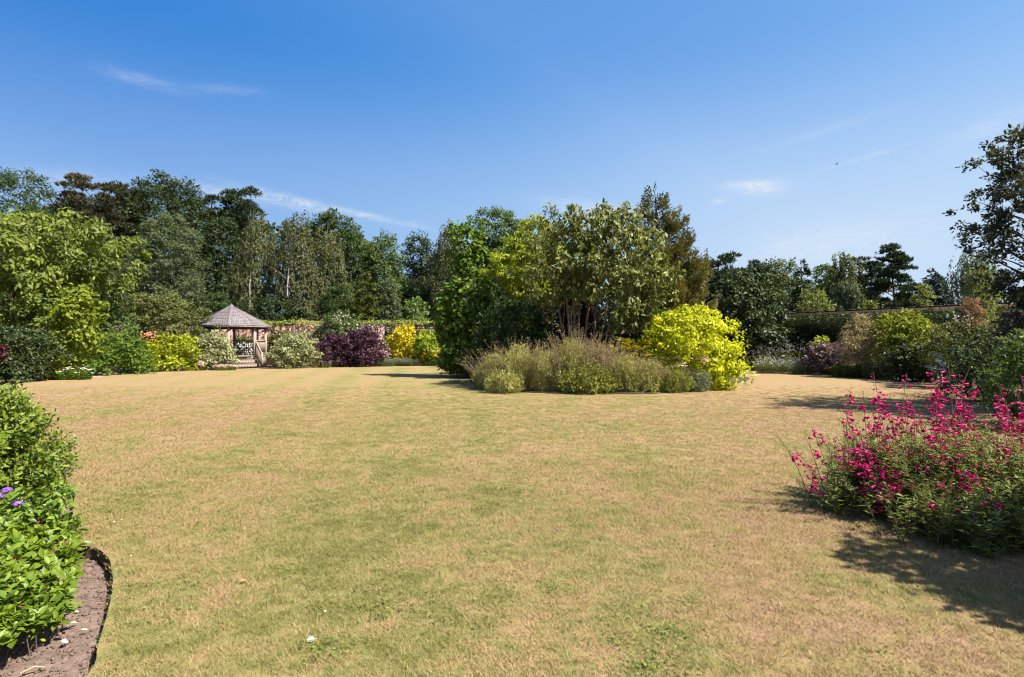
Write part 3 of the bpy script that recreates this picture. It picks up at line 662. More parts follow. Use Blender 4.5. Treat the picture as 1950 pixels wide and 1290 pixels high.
# ------------------------------------------------------------------ walls, hedge, trellis
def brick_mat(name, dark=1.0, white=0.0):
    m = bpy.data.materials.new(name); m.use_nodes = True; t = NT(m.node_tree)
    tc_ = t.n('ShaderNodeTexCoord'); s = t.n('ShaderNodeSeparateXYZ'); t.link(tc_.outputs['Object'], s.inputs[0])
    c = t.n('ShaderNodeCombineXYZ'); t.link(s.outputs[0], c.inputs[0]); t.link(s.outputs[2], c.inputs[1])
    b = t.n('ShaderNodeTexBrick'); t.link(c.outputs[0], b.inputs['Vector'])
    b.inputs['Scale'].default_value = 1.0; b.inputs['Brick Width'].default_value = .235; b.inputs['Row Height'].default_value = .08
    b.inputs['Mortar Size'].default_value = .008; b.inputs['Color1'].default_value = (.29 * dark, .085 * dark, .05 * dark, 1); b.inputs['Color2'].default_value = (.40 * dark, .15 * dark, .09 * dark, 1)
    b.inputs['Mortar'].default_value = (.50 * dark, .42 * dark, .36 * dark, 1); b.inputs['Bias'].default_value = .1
    col = b.outputs['Color']
    n1 = t.noise(c.outputs[0], .9, 5, .7); n2 = t.noise(c.outputs[0], 7, 4, .7)
    col = t.mix(1.0, col, t.ramp(n2, [(.3, (.7, .68, .66)), (.7, (1.15, 1.12, 1.1))]), 'MULTIPLY')
    if white: col = t.mix(t.math('MULTIPLY', t.ramp(t.math('MULTIPLY_ADD', n2, .35, n1), [(.58, (0, 0, 0)), (.72, (1, 1, 1))]), white), col, (.66, .60, .58))
    p = t.n('ShaderNodeBsdfPrincipled'); t.link(col, p.inputs['Base Color']); p.inputs['Roughness'].default_value = .9
    bp = t.n('ShaderNodeBump'); bp.inputs['Strength'].default_value = .5; bp.inputs['Distance'].default_value = .01; t.link(b.outputs['Fac'], bp.inputs['Height']); bp.invert = True; t.link(bp.outputs[0], p.inputs['Normal'])
    o = t.n('ShaderNodeOutputMaterial'); t.link(p.outputs[0], o.inputs[0]); return m
def wall(label, a, b, h, mat, cop, copl=.6):
    a, b = np.array(a, float), np.array(b, float); L = float(np.hypot(*(b - a)))
    root = thing('brick_wall', label, 'wall', (a[0], a[1], 0)); root.rotation_euler.z = math.atan2(b[1] - a[1], b[0] - a[0])
    Geo().box(0, L, -.17, .17, -.15, h).build('masonry', mat, root)
    n = int(L / copl); me = None
    for i in range(min(n, 300)):
        if me is None:
            g_ = Geo().box(.006, copl - .006, -.22, .22, h + .004, h + .085); o = g_.build('coping_stone', cop, root); me = o.data
        else: o = link_mesh('coping_stone', me, root)
        o.location = (i * copl, RNG.normal(0, .006), RNG.normal(0, .004))
    for i in range(int(L / 6)):                                 # shallow brick piers
        Geo().box(3 + i * 6, 3.46 + i * 6, -.26, -.168, -.15, h - .02).build('pier', mat, root)
    return root
COPING = surf_mat('coping', (.22, .16, .12), (.40, .32, .26), 8, .9, .1, .4)
wall('long old red brick garden wall with flaking whitewash behind the summerhouse', (-40, 42), (13.6, 42), 2.85, brick_mat('brick_old', .9, .22), COPING, .7)
wall('dark shaded brick garden wall along the right edge of the garden, above the hedge', (13.7, 41.8), (27.0, 18.9), 3.30, brick_mat('brick_shaded', .20, .0), surf_mat('coping_shaded', (.06, .045, .035), (.11, .085, .07), 8, .9, .1, .4), .6)  # wall's shade is put into its brick and coping colours, darkened copies

def creeper(name, label, cat, a, b, z0, z1, thick, mat, n, L, asp=.7, hang=.25):
    a, b = np.array(a, float), np.array(b, float); d = b - a; Ln = np.hypot(*d); d = d / Ln; nv = np.array([d[1], -d[0]])
    g = np.random.default_rng(n); root = thing(name, label, cat, (a[0], a[1], 0)); u = g.random(n); m = 60
    ph = g.uniform(0, 6.28, 4); prof = .55 + .25 * np.sin(u * Ln * .9 + ph[0]) + .2 * np.sin(u * Ln * 2.3 + ph[1])
    v = g.random(n); z = z0 + (z1 - z0) * v * (.5 + .5 * prof) - hang * (g.random(n) ** 3) * prof
    off = g.normal(0, thick, n) - .05
    P = np.stack([a[0] + d[0] * u * Ln + nv[0] * off, a[1] + d[1] * u * Ln + nv[1] * off, z], -1)
    N = unit(np.array([nv[0] * .6, nv[1] * .6, .7]) + g.normal(0, .5, (n, 3))); T = unit(g.normal(0, 1, (n, 3)) + np.array([0, 0, -.5]))
    ge = Geo(); put_leaves(ge, DIAMOND, P, T, N, L * g.uniform(.6, 1.4, n), L * asp, g.random(n)); ge.build('foliage', mat, root, origin=(a[0], a[1], 0))
    for i in range(int(Ln / 2.5)):
        x = a + d * (i + .5) * 2.5; tg = Geo(); tg.tube([(x[0] - nv[0] * -.24, x[1] - nv[1] * -.24, 0), (x[0] + nv[0] * .24, x[1] + nv[1] * .24, z0 * .6), (x[0] + nv[0] * .2 + .2, x[1] + nv[1] * .2, z0 + .1)], [.03, .022, .012], 5)
        tg.build('stem', BARK, root, origin=(a[0], a[1], 0))
    return root
creeper('creeper', 'yellow green creeper sprawling along the top of the old brick wall', 'creeper', (-24, 41.9), (-4, 41.9), 2.80, 3.20, .16, leaf_mat('leaf_creeper', (.09, .13, .016), (.30, .30, .06), .34), 5200, .15)

creeper('creeper', 'dark green creeper filling the wall behind the black lattice trellis', 'creeper', (wx(735, 41.7), 41.7), (wx(885, 41.7), 41.7), .9, 3.0, .10, leaf_mat('leaf_creeper_dark', (.03, .05, .012), (.10, .13, .03), .3), 2600, .14)
def hedge(label, a, b, w, h, mat, px=4.5):
    a, b = np.array(a, float), np.array(b, float); d = b - a; Ln = float(np.hypot(*d)); ang = math.atan2(d[1], d[0])
    root = thing('hedge', label, 'hedge', (a[0], a[1], 0)); root.rotation_euler.z = ang
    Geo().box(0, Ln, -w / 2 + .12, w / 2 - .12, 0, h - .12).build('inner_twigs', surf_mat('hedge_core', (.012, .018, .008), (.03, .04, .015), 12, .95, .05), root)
    g = np.random.default_rng(9); L = .15; n = int((Ln * h * 2 + Ln * w + 2 * w * h) / (L * L * .25) * 1.3)
    s = g.random(n) * (2 * h + w); u = g.random(n) * Ln; y = np.where(s < h, -w / 2, np.where(s < h + w, s - h - w / 2, w / 2)); z = np.where(s < h, s, np.where(s < h + w, h, s - h - w))
    O = np.stack([np.zeros(n), np.where(s < h, -1., np.where(s < h + w, 0., 1.)), np.where((s >= h) & (s < h + w), 1., 0.)], -1)
    P = np.stack([u, y, z], -1) + g.normal(0, .035, (n, 3)); T = unit(O * .8 + g.normal(0, .6, (n, 3))); N = unit(O + g.normal(0, .6, (n, 3)) + np.array([0, 0, .3]))
    ge = Geo(); put_leaves(ge, DIAMOND, P, T, N, L * g.uniform(.6, 1.3, n), L * .45, g.random(n)); ge.build('foliage', mat, root); return root
hedge('tall clipped dark hedge with a flat sunlit top in front of the right wall', (13.0, 40.0), (24.6, 20.0), 1.2, 2.98, leaf_mat('leaf_hedge', (.010, .019, .005), (.062, .085, .017), .2))

DARKWOOD = surf_mat('trellis_wood', (.012, .010, .009), (.032, .025, .022), 12, .8, .2, .3, stretch=(1, 1, .1))
PALEWOOD = surf_mat('trellis_pale', (.10, .075, .055), (.19, .14, .105), 12, .8, .2, .3, stretch=(1, 1, .1))
def trellis(label, xs, y, z0, z1, mat, cell=.165, sw=.062, group='trellis panels against the old wall', rail=.05):
    root = thing('trellis', label, 'trellis', (xs[0], y, 0), group); x0 = xs[0]
    for x in xs: Geo().box(-.085, .085, -.07, .07, -.1, z1 + .10).build('post', mat, root).location = (x - x0, 0, 0)
    vm = hm = None
    for a, b in zip(xs[:-1], xs[1:]):
        n = max(2, int((b - a - .12) / cell)); st = (b - a - .12) / n
        for i in range(1, n):
            if vm is None: o = Geo().box(-sw / 2, sw / 2, -.012, .012, z0, z1).build('slat', mat, root); vm = o.data
            else: o = link_mesh('slat', vm, root)
            o.location = (a - x0 + .06 + st * i, -.016, 0)
        m = int((z1 - z0) / cell); hg = None
        for j in range(m + 1):
            zz = z0 + (z1 - z0) * j / m
            if hg is None: o = Geo().box(.062, b - a - .062, .0, .02, -sw / 2, sw / 2).build('slat', mat, root); hg = o.data
            else: o = link_mesh('slat', hg, root)
            o.location = (a - x0, .0, zz)
        Geo().box(a - x0 + .062, b - x0 - .062, -.045, .045, z1 + .022, z1 + .07).build('rail', mat, root)
    return root
YT = 40.3
trellis('near black square lattice trellis showing above the yellow and lime shrubs', [wx(p, YT) for p in (735, 788, 838, 878)], YT, .6, 2.66, DARKWOOD)
trellis('weathered brown trellis with a tall dark post, half hidden by pale climbing roses', [wx(p, YT) for p in (560, 612, 660, 697)], YT + .02, .5, 2.62, PALEWOOD)

# ------------------------------------------------------------------ summerhouse (octagonal gazebo)
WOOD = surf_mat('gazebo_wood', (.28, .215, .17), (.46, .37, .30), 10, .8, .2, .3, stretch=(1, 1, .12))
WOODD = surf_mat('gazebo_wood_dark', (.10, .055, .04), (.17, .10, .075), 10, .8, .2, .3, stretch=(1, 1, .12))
SHING = None
def shingle_mat():
    m = bpy.data.materials.new('cedar_shingle'); m.use_nodes = True; t = NT(m.node_tree)
    at = t.n('ShaderNodeAttribute', attribute_name='tint'); tc_ = t.n('ShaderNodeTexCoord'); nz = t.noise(tc_.outputs['Object'], 9, 5, .7)
    c = t.ramp(t.math('MULTIPLY_ADD', nz, .45, t.math('MULTIPLY', at.outputs['Fac'], .55)), [(.2, (.095, .080, .088)), (.5, (.135, .117, .126)), (.8, (.170, .150, .158))])
    p = t.n('ShaderNodeBsdfPrincipled'); t.link(c, p.inputs['Base Color']); p.inputs['Roughness'].default_value = .75
    o = t.n('ShaderNodeOutputMaterial'); t.link(p.outputs[0], o.inputs[0]); return m
GX, GY = wx(441, 36.0), 36.0
gz_ = thing('gazebo', 'octagonal timber summerhouse with a grey shingled roof and steps', 'summerhouse', (GX, GY, 0))
gz_.rotation_euler.z = math.radians(44.0)                       # its open side then faces -Y of its own
FLZ, EAVE, PEAK, RP, RE = .70, 2.55, 3.84, 1.98, 2.28
def octp(r, k, z): a = math.radians(-90 + 22.5 + 45 * k); return np.array([r * math.cos(a), r * math.sin(a), z])
# floor boards and skirt
for i in range(18):
    x = -1.9 + i * .2235; c = math.sqrt(max(.1, 2.02 ** 2 - max(abs(x), abs(x + .2235)) ** 2)) if True else 0
    Geo().box(x + .004, x + .2195, -c, c, FLZ - .04, FLZ).build('floor_board', WOOD, gz_)
for k in range(8):
    a, b = octp(RP + .03, k, 0), octp(RP + .03, k + 1, 0); a2, b2 = a.copy(), b.copy()
    if k == 7: continue
    g = Geo(); a2[2] = b2[2] = FLZ / 2 - .03; g.bar(a2, b2, .03, FLZ - .02); g.build('skirt_board', WOOD, gz_)
pm = None
for k in range(8):
    if pm is None: o = Geo().box(-.075, .075, -.075, .075, .0, EAVE + .02).build('post', WOOD, gz_); pm = o.data
    else: o = link_mesh('post', pm, gz_)
    o.location = octp(RP, k, 0); o.rotation_euler.z = math.radians(22.5 + 45 * k)
for k in range(8):
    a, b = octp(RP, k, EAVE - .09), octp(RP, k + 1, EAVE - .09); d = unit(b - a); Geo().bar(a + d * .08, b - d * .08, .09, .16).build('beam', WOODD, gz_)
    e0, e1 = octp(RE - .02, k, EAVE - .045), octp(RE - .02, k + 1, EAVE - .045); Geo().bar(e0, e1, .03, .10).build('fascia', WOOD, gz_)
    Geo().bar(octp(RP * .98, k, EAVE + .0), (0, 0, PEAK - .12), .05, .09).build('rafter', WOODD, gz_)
# balustrades
bal = Geo().box(-.021, .021, -.016, .016, 0, .74).build('baluster', WOOD, None); balm = bal.data; first = True
for k in range(7):
    a, b = octp(RP, k, 0), octp(RP, k + 1, 0); d = unit(b - a); L = np.linalg.norm(b - a)
    rg = Geo(); rg.bar(a + d * .08 + [0, 0, FLZ + .93], b - d * .08 + [0, 0, FLZ + .93], .10, .06); r_ = rg.build('railing', WOOD, gz_)
    Geo().bar(a + d * .08 + [0, 0, FLZ + .13], b - d * .08 + [0, 0, FLZ + .13], .06, .05).build('bottom_rail', WOOD, r_)
    for i in range(1, 11):
        p = a + d * (.08 + (L - .16) * i / 11); o = bal if first else link_mesh('baluster', balm); first = False
        o.parent = r_; o.location = (p[0], p[1], FLZ + .157); o.rotation_euler.z = math.atan2(d[1], d[0])
# roof: eight facets of shingle courses
SH = shingle_mat(); slope = math.atan2(PEAK - EAVE, RE); rl = math.hypot(PEAK - EAVE, RE * math.cos(math.radians(22.5)))
under = Geo()
for k in range(8): under.add([octp(RE - .03, k, EAVE - .01), octp(RE - .03, k + 1, EAVE - .01), (0, 0, PEAK - .05)], [(0, 1, 2)])
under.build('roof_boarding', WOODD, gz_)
sg = Geo(); rows_ = 13; gS = np.random.default_rng(4)
for k in range(8):
    A, B, T_ = octp(RE, k, EAVE), octp(RE, k + 1, EAVE), np.array([0, 0, PEAK]); nrm = unit(np.cross(B - A, T_ - A))
    if nrm[2] < 0: nrm = -nrm
    for r in range(rows_):
        u0, u1 = r / rows_, min(1, (r + 1.25) / rows_); a0, b0 = A + (T_ - A) * u0, B + (T_ - B) * u0; a1, b1 = A + (T_ - A) * u1, B + (T_ - B) * u1
        n = max(1, int(np.linalg.norm(b0 - a0) / .13)); cuts = np.linspace(0, 1, n + 1) + np.r_[0, gS.uniform(-.2, .2, n - 1) / n, 0] if n > 1 else np.array([0, 1.])
        for i in range(n):
            p = [a0 + (b0 - a0) * (cuts[i] + .006), a0 + (b0 - a0) * (cuts[i + 1] - .006), a1 + (b1 - a1) * cuts[i + 1], a1 + (b1 - a1) * cuts[i]]
            th_ = .040 + gS.uniform(0, .014); drop = (A - T_) / np.linalg.norm(A - T_) * gS.uniform(0, .015); q = [p[0] + nrm * th_ + drop, p[1] + nrm * th_ + drop, p[2] + nrm * .006, p[3] + nrm * .006, p[0] + drop, p[1] + drop]
            sg.add(q, [(0, 1, 2), (0, 2, 3), (4, 5, 1), (4, 1, 0), (4, 0, 3), (5, 2, 1)], gS.random())
sg.build('shingles', SH, gz_, kind='stuff')
for k in range(8): Geo().bar(octp(RE + .01, k, EAVE + .045), (0, 0, PEAK + .035), .09, .02).build('hip_capping', SH, gz_)
Geo().tube([(0, 0, PEAK - .03), (0, 0, PEAK + .05), (0, 0, PEAK + .09)], [.13, .10, .01], 8).build('finial', SH, gz_)
# steps, three treads with boarded risers, and a handrail on their right
sw_ = .74; y0 = -RP * math.cos(math.radians(22.5)) - .03
for i in range(3):
    z = FLZ - .235 * (i + 1) ; yy = y0 - .30 * (i)
    if z > 0.02:
        Geo().box(-sw_, sw_, yy - .33, yy + .0, z - .045, z).build('tread', WOOD, gz_)
    m = None
    for j in range(9):
        x = -sw_ + j * sw_ * 2 / 9
        if m is None: o = Geo().box(.005, sw_ * 2 / 9 - .005, yy - .025, yy - .003, max(z + .003, 0) , z + .187).build('riser_board', WOOD, gz_); m = o.data
        else: o = link_mesh('riser_board', m, gz_)
        o.location.x = x
    for s_ in (-1, 1): Geo().box(s_ * (sw_ + .022) - .02, s_ * (sw_ + .022) + .02, yy - .30, yy - .001, 0, z + .19).build('stringer', WOOD, gz_)
for s_ in (1, -1):
    hr = Geo().bar((s_ * (sw_ + .09), y0 - .02, FLZ + .86), (s_ * (sw_ + .09), y0 - .95, .86), .07, .05).build('handrail', WOOD, gz_)
    Geo().box(s_ * (sw_ + .09) - .045, s_ * (sw_ + .09) + .045, y0 - 1.02, y0 - .93, 0, .92).build('newel_post', WOOD, gz_)
    for i in range(7):
        yy = y0 - .12 - .125 * i; f_ = (y0 - yy) / .95; Geo().box(s_ * (sw_ + .09) - .02, s_ * (sw_ + .09) + .02, yy - .016, yy + .016, max(.06, FLZ - .72 * f_ - .05), FLZ + .84 - FLZ * f_ - .02).build('baluster', WOOD, hr)

# ------------------------------------------------------------------ trees beyond the walls, left to right
GT = 'tall trees beyond the old brick wall'
tree('oak_tree', 'broad dark oak at the far left edge of the skyline', 'tree', 62, [(330, 25, 50), (345, -5, 85), (375, -60, 100), (410, -90, 112), (460, -100, 118), (540, -60, 115), (620, -40, 100)], M_OAK, group=GT, clump_px=20, cover=3.4)
tree('oak_tree', 'dark bushy tree filling the dip beside the brown topped cedar', 'tree', 60, [(386, 118, 140), (410, 100, 175), (480, 95, 215), (560, 100, 205), (620, 110, 190)], M_OAKD, group=GT, clump_px=18)
pine('tall cedar with rusty brown cone laden top, layered branches', 56, [(341, 150, 200), (352, 142, 240), (375, 124, 262), (405, 112, 262), (450, 118, 272), (500, 125, 285), (580, 150, 270)], M_PINEB, group=GT, name='cedar_tree', clump_px=26, flat=.34, cover=4,
     tintfn=lambda B, pr, g: np.clip((B[:, 2] - np.interp(.80, [0, 1], [pr.z[0], pr.z[-1]])) / (pr.z[-1] - pr.z[0]) * 4.5, 0, .75) * (g.random(len(B)) < .36))
tree('oak_tree', 'massive dark domed oak rising right of the brown topped cedar', 'tree', 60, [(339, 285, 330), (350, 262, 352), (380, 235, 378), (420, 225, 394), (480, 220, 400), (560, 230, 395), (640, 240, 380)], M_OAKD, group=GT, clump_px=20, cover=4)
tree('willow_tree', 'soft grey green rounded tree left of the summerhouse roof', 'tree', 46, [(414, 310, 345), (428, 285, 362), (470, 258, 382), (520, 243, 390), (570, 240, 390), (620, 250, 385)], M_GREY, group=GT, leaf_px=5, clump_px=17, aspect=.42)
pine('small ragged pine peeking out between the dark oak and the flat topped pine', 64, [(375, 385, 400), (392, 380, 425), (412, 376, 445), (450, 380, 450)], M_PINE, group='pines on the skyline', clump_px=20)
pine('tall flat topped pine with a bare trunk beside the white birches', 63, [(372, 452, 495), (382, 436, 510), (398, 430, 522), (418, 438, 522), (445, 446, 510), (490, 450, 505)], M_PINE, group='pines on the skyline', clump_px=24, cover=7, flat=.65)
tree('oak_tree', 'dark dense oak directly above the summerhouse roof', 'tree', 58, [(416, 405, 440), (440, 378, 456), (480, 370, 465), (540, 372, 465), (620, 375, 455)], M_OAKD, group=GT, clump_px=17, cover=5.5)
birch('weeping birch with white trunk standing just right of the summerhouse peak', 50, [(398, 482, 500), (425, 466, 516), (470, 448, 526), (530, 432, 530), (600, 428, 522), (632, 432, 520)], M_BIRCH, (486, 497), front_trunk=1.6)
birch('thin topped weeping birch with the longest bare white trunk', 49, [(404, 560, 590), (420, 533, 592), (445, 528, 600), (490, 520, 608), (550, 518, 612), (625, 522, 605)], M_BIRCHB, (560, 566), cover=3.6, front_trunk=1.8)
birch('full grey green weeping birch right of the thin topped birch', 52, [(428, 605, 630), (450, 592, 650), (500, 586, 668), (560, 590, 674), (625, 595, 665)], M_BIRCH, (625, 622), cover=4.2)
tree('oak_tree', 'dark oak with a knobbly twin topped crown behind the birches', 'tree', 60, [(403, 615, 638), (416, 604, 652), (440, 598, 690), (475, 610, 706), (530, 630, 705), (610, 640, 705)], M_OAK, group=GT, clump_px=18, cover=5)
tree('ash_tree', 'fresh mid green domed tree left of the gap in the treeline', 'tree', 55, [(447, 722, 742), (460, 704, 756), (490, 694, 768), (530, 690, 773), (580, 695, 768), (625, 700, 765)], M_MID, group=GT, clump_px=16)
tree('oak_tree', 'dark open crowned oak with a bare trunk and sky showing under it', 'tree', 62, [(452, 778, 815), (470, 768, 835), (505, 764, 840), (545, 775, 830), (560, 790, 815)], M_OAKD, group=GT, clump_px=17, cover=3.6, trunk_r=.3)
birch('weeping birch hanging over the left side of the bright green island tree', 52, [(418, 846, 870), (440, 834, 888), (500, 818, 892), (560, 812, 885), (620, 818, 880)], M_BIRCHB, (852, 856), cover=4.2)
tree('ash_tree', 'grey green round topped tree behind the golden locust', 'tree', 60, [(403, 935, 965), (411, 914, 985), (440, 905, 1000), (480, 905, 1005), (560, 910, 1000), (620, 915, 990)], M_MID, group=GT, clump_px=17)
conifer('cypress_tree', 'small olive yellow conifer standing behind the rose covered trellis', 45, [(513, 692, 702), (545, 680, 712), (580, 668, 722), (618, 664, 727)], leaf_mat('leaf_olive_conifer', (.040, .055, .010), (.135, .135, .025), .25), leaf_px=5, droop=.2, ragged=.3)
tree('cherry_tree', 'small bright green leafy tree just above the black trellis', 'tree', 44, [(570, 780, 800), (583, 767, 812), (620, 763, 820)], M_LIGHT, clump_px=9, leaf_px=5)
tree('willow_tree', 'narrow silvery grey green tree between the olive conifer and the gap', 'tree', 46, [(528, 735, 746), (558, 722, 758), (620, 714, 763)], M_GREY, group=GT, clump_px=10, leaf_px=4.5)
for i, (lab, y, rows, mat) in enumerate([
        ('dark leafy understorey tree just behind the left slope of the summerhouse roof', 47, [(560, 395, 425), (590, 370, 455), (640, 362, 465)], M_OAK),
        ('shaded round understorey tree below the thin topped birch', 48, [(565, 505, 545), (590, 470, 590), (640, 465, 600)], M_OAKD),
        ('dull green understorey tree between the grey birch and the olive conifer', 47, [(545, 640, 665), (580, 605, 685), (640, 600, 690)], M_OAK),
        ('black green holly behind the gap in the treeline', 56, [(535, 770, 840), (570, 745, 860), (640, 740, 870)], M_OAKD),
        ('shaded holly behind the wall, right beside the bright green island tree', 54, [(560, 830, 870), (590, 815, 900), (640, 810, 905)], M_OAKD),
        ('broad deep green tree hidden low between the left tree and grey green tree', 50, [(480, 215, 260), (530, 190, 300), (600, 180, 310), (650, 190, 300)], M_OAKD)]):
    tree('understorey_tree', lab, 'tree', y, rows, mat, group='shaded small trees below the tall ones', clump_px=14)
# right hand side
GR = 'distant trees beyond the right wall'
tree('oak_tree', 'dark lump of distant woodland beside the cypress', 'tree', 62, [(496, 1325, 1350), (515, 1315, 1365), (570, 1310, 1380), (630, 1310, 1380)], M_OAK, group=GR, clump_px=15)
pine('wide ragged distant pine above the dark round evergreen', 60, [(488, 1385, 1405), (498, 1368, 1425), (512, 1355, 1450), (550, 1348, 1462), (600, 1350, 1455)], M_PINE, group='pines on the skyline', clump_px=18, cover=7, flat=.75)
tree('oak_tree', 'dark brownish green distant tree between ragged pine and pale airy tree', 'tree', 58, [(508, 1445, 1465), (525, 1440, 1480), (570, 1435, 1490), (620, 1440, 1490)], M_OAKD, group=GR, clump_px=14)
tree('ash_tree', 'pale grey airy distant tree left of the spire shaped spruce', 'tree', 60, [(496, 1470, 1498), (505, 1455, 1514), (535, 1450, 1520), (590, 1452, 1520), (620, 1455, 1515)], M_GREY, group=GR, clump_px=13, cover=3.6, leaf_px=4.5)
conifer('spruce_tree', 'spire shaped green spruce standing over the right hedge', 50, [(488, 1523, 1527), (510, 1515, 1538), (540, 1507, 1550), (580, 1500, 1560), (610, 1496, 1564)], M_SPRUCE, leaf_px=6, group='conifers beyond the right wall', ragged=.3, cover=9)
tree('ash_tree', 'mid green round tree filling the space right of the spire spruce', 'tree', 56, [(506, 1562, 1578), (525, 1548, 1595), (580, 1542, 1600), (620, 1545, 1600)], M_MID, group=GR, clump_px=13)
birch('two topped grey green weeping birch left of the big dark pine', 50, [(480, 1588, 1606), (495, 1582, 1640), (530, 1578, 1646), (600, 1568, 1645)], M_BIRCH, (1600, 1598), cover=4.6, strand=(12, 34))
birch('low rounded grey green weeping birch in front of the two topped one', 44, [(532, 1600, 1632), (552, 1586, 1642), (595, 1578, 1646), (608, 1580, 1645)], M_GREY, (1612, 1614), cover=5, strand=(10, 26))
pine('narrow dark pine squeezed between the birch and the big dark pine', 54, [(493, 1632, 1642), (520, 1625, 1660), (560, 1618, 1668), (605, 1620, 1665)], M_PINE, group='pines on the skyline', clump_px=16, cover=6)
pine('small dark pine close against the left side of the big dark pine', 52, [(496, 1656, 1666), (512, 1650, 1674), (545, 1645, 1680), (600, 1645, 1680)], M_PINE, group='pines on the skyline', clump_px=15, cover=6)
pine('big dark many tiered pine, tallest beyond the right wall', 48, [(468, 1695, 1712), (482, 1681, 1722), (502, 1673, 1727), (522, 1664, 1736), (545, 1660, 1748), (565, 1655, 1750), (592, 1658, 1742)], M_PINE, trunk=1704, group='pines on the skyline', clump_px=19, cover=6.5, flat=.3)
conifer('blue_spruce', 'blue grey cone shaped spruce standing alone against the sky', 46, [(508, 1772, 1778), (530, 1758, 1793), (555, 1751, 1803), (592, 1744, 1811)], M_BLUE, leaf_px=6, cover=14, aspect=.5, nbdiv=30, group='conifers beyond the right wall', ragged=.22)
birch('distant weeping birch with hanging curtains behind the dark right hand tree', 38, [(476, 1830, 1872), (490, 1814, 1895), (525, 1808, 1905), (560, 1810, 1895), (575, 1815, 1890)], M_GREY, (1850, 1852), cover=3.2, strand=(20, 60))
# the far wood that closes the view
def woodland(name, y, px0, px1, tops, mat, seed):
    g = np.random.default_rng(seed); x0, x1 = wx(px0, y), wx(px1, y); n = int((x1 - x0) * 190); x = g.uniform(x0, x1, n)
    px = x / y * F + CX; top = np.interp(px, *zip(*tops)) + 7 * np.sin(px * .043) + 5 * np.sin(px * .11); zt = wz(top, y)
    z = zt * (1 - g.random(n) ** 1.6 * .96); dep = 5 * np.sqrt(np.clip(1 - (z / zt) ** 2, 0, 1)); yy = y - dep * g.uniform(.3, 1, n) + 2 * np.sin(x * .8)
    N = unit(np.stack([g.normal(0, .5, n), -np.ones(n) * .6, z / zt + .2], -1) + g.normal(0, .4, (n, 3))); L = .9 * g.uniform(.6, 1.4, n)
    ge = Geo(); put_leaves(ge, DIAMOND, np.stack([x, yy, z], -1), rvec(n, g), N, L, L * .6, np.clip(.5 + .3 * np.sin(x * .9) + g.normal(0, .2, n), 0, 1)); return tag(ge.build(name, mat), kind='stuff')
woodland('woodland', 78, -300, 1050, [(-300, 395), (100, 410), (160, 385), (340, 375), (430, 415), (560, 440), (650, 440), (710, 475), (745, 500), (775, 530), (815, 530), (860, 490), (1000, 470), (1050, 490)], M_OAKD, 21)
woodland('woodland', 80, 1050, 2400, [(1050, 490), (1330, 520), (1500, 535), (1600, 555), (1760, 588), (1815, 592), (1900, 560), (2400, 540)], M_OAK, 22)

# ------------------------------------------------------------------ left border
tree('walnut_tree', 'big spreading light green tree with drooping leaves at the left edge', 'tree', 28.5, [(406, 40, 110), (424, -60, 160), (448, -130, 222), (480, -180, 247), (520, -200, 243), (560, -210, 225), (600, -200, 190), (640, -170, 170), (672, -130, 155)],
     M_LEFT, leaf_px=11, aspect=.36, cover=5.5, clump_px=26, droop=1.1, base_px=20, trunk_r=.2, depth=.65, parts=300, nlimb=26, loose=.1)
tree('catalpa_tree', 'yellow leaved young tree in front of the big spreading green one', 'tree', 24.7, [(548, 130, 160), (560, 116, 178), (590, 106, 188), (630, 104, 190), (660, 104, 184), (690, 98, 164), (715, 94, 140)], leaf_mat('leaf_catalpa', (.065, .098, .010), (.220, .262, .026), .38), leaf_px=8, aspect=.7, cover=5.2, clump_px=16, droop=.8, parts=200, trunk_r=.03, base_px=106)
shrub('cotinus', 'wide olive green shrub overlapping the left slope of the summerhouse roof', 33, [(561, 285, 330), (573, 256, 368), (598, 243, 388), (630, 243, 396), (662, 255, 390)], M_OLIVE, leaf_px=4.5, clump_px=13, cover=6)
shrub('viburnum', 'deep green bushy shrub behind the yellow leaved young tree', 30, [(583, 170, 230), (605, 158, 250), (650, 150, 262), (690, 155, 260)], M_MID, leaf_px=5)
sal = shrub('smoke_bush', 'shaded shrub carrying a few salmon pink plumes above the gold shrub', 31.5, [(625, 262, 300), (640, 250, 312), (670, 245, 318), (705, 250, 310)], M_DARK, leaf_px=4.5)
blossoms(sal, F_SALMON, [(633, 256, 300), (640, 270, 304), (648, 284, 303)], 30.9, 26, .06, 'plume', 3, 2, .07)
shrub('camellia', 'large dark glossy green shrub left of the gold shrub', 28, [(636, 205, 255), (650, 180, 276), (680, 166, 288), (712, 170, 284)], M_BRIGHT, leaf_px=5.5, clump_px=13, cover=5)
shrub('choisya', 'brilliant golden yellow mounded shrub left of the summerhouse', 31, [(641, 312, 355), (654, 292, 378), (680, 282, 384), (708, 292, 374)], leaf_mat('leaf_choisya', (.11, .15, .008), (.36, .38, .02), .36), leaf_px=5.5, clump_px=11, cover=5.5)
v1 = shrub('dogwood', 'cream variegated shrub between the gold shrub and the summerhouse steps', 32.2, [(634, 396, 424), (650, 378, 442), (680, 372, 452), (704, 382, 446)], M_VARI, leaf_px=4.5, clump_px=10, cover=6)
v2 = shrub('dogwood', 'cream variegated shrub right of the summerhouse steps', 34, [(638, 540, 580), (652, 522, 596), (675, 512, 604), (700, 514, 600)], M_VARI, leaf_px=4.5, clump_px=10, cover=6)
shrub('berberis', 'dark mixed green shrub with reddish twigs at the left edge of the lawn', 23.0, [(628, -30, 62), (648, -70, 100), (685, -90, 118), (732, -90, 112)], M_DARK, leaf_px=5.5, clump_px=15, cover=5, depth=.55)
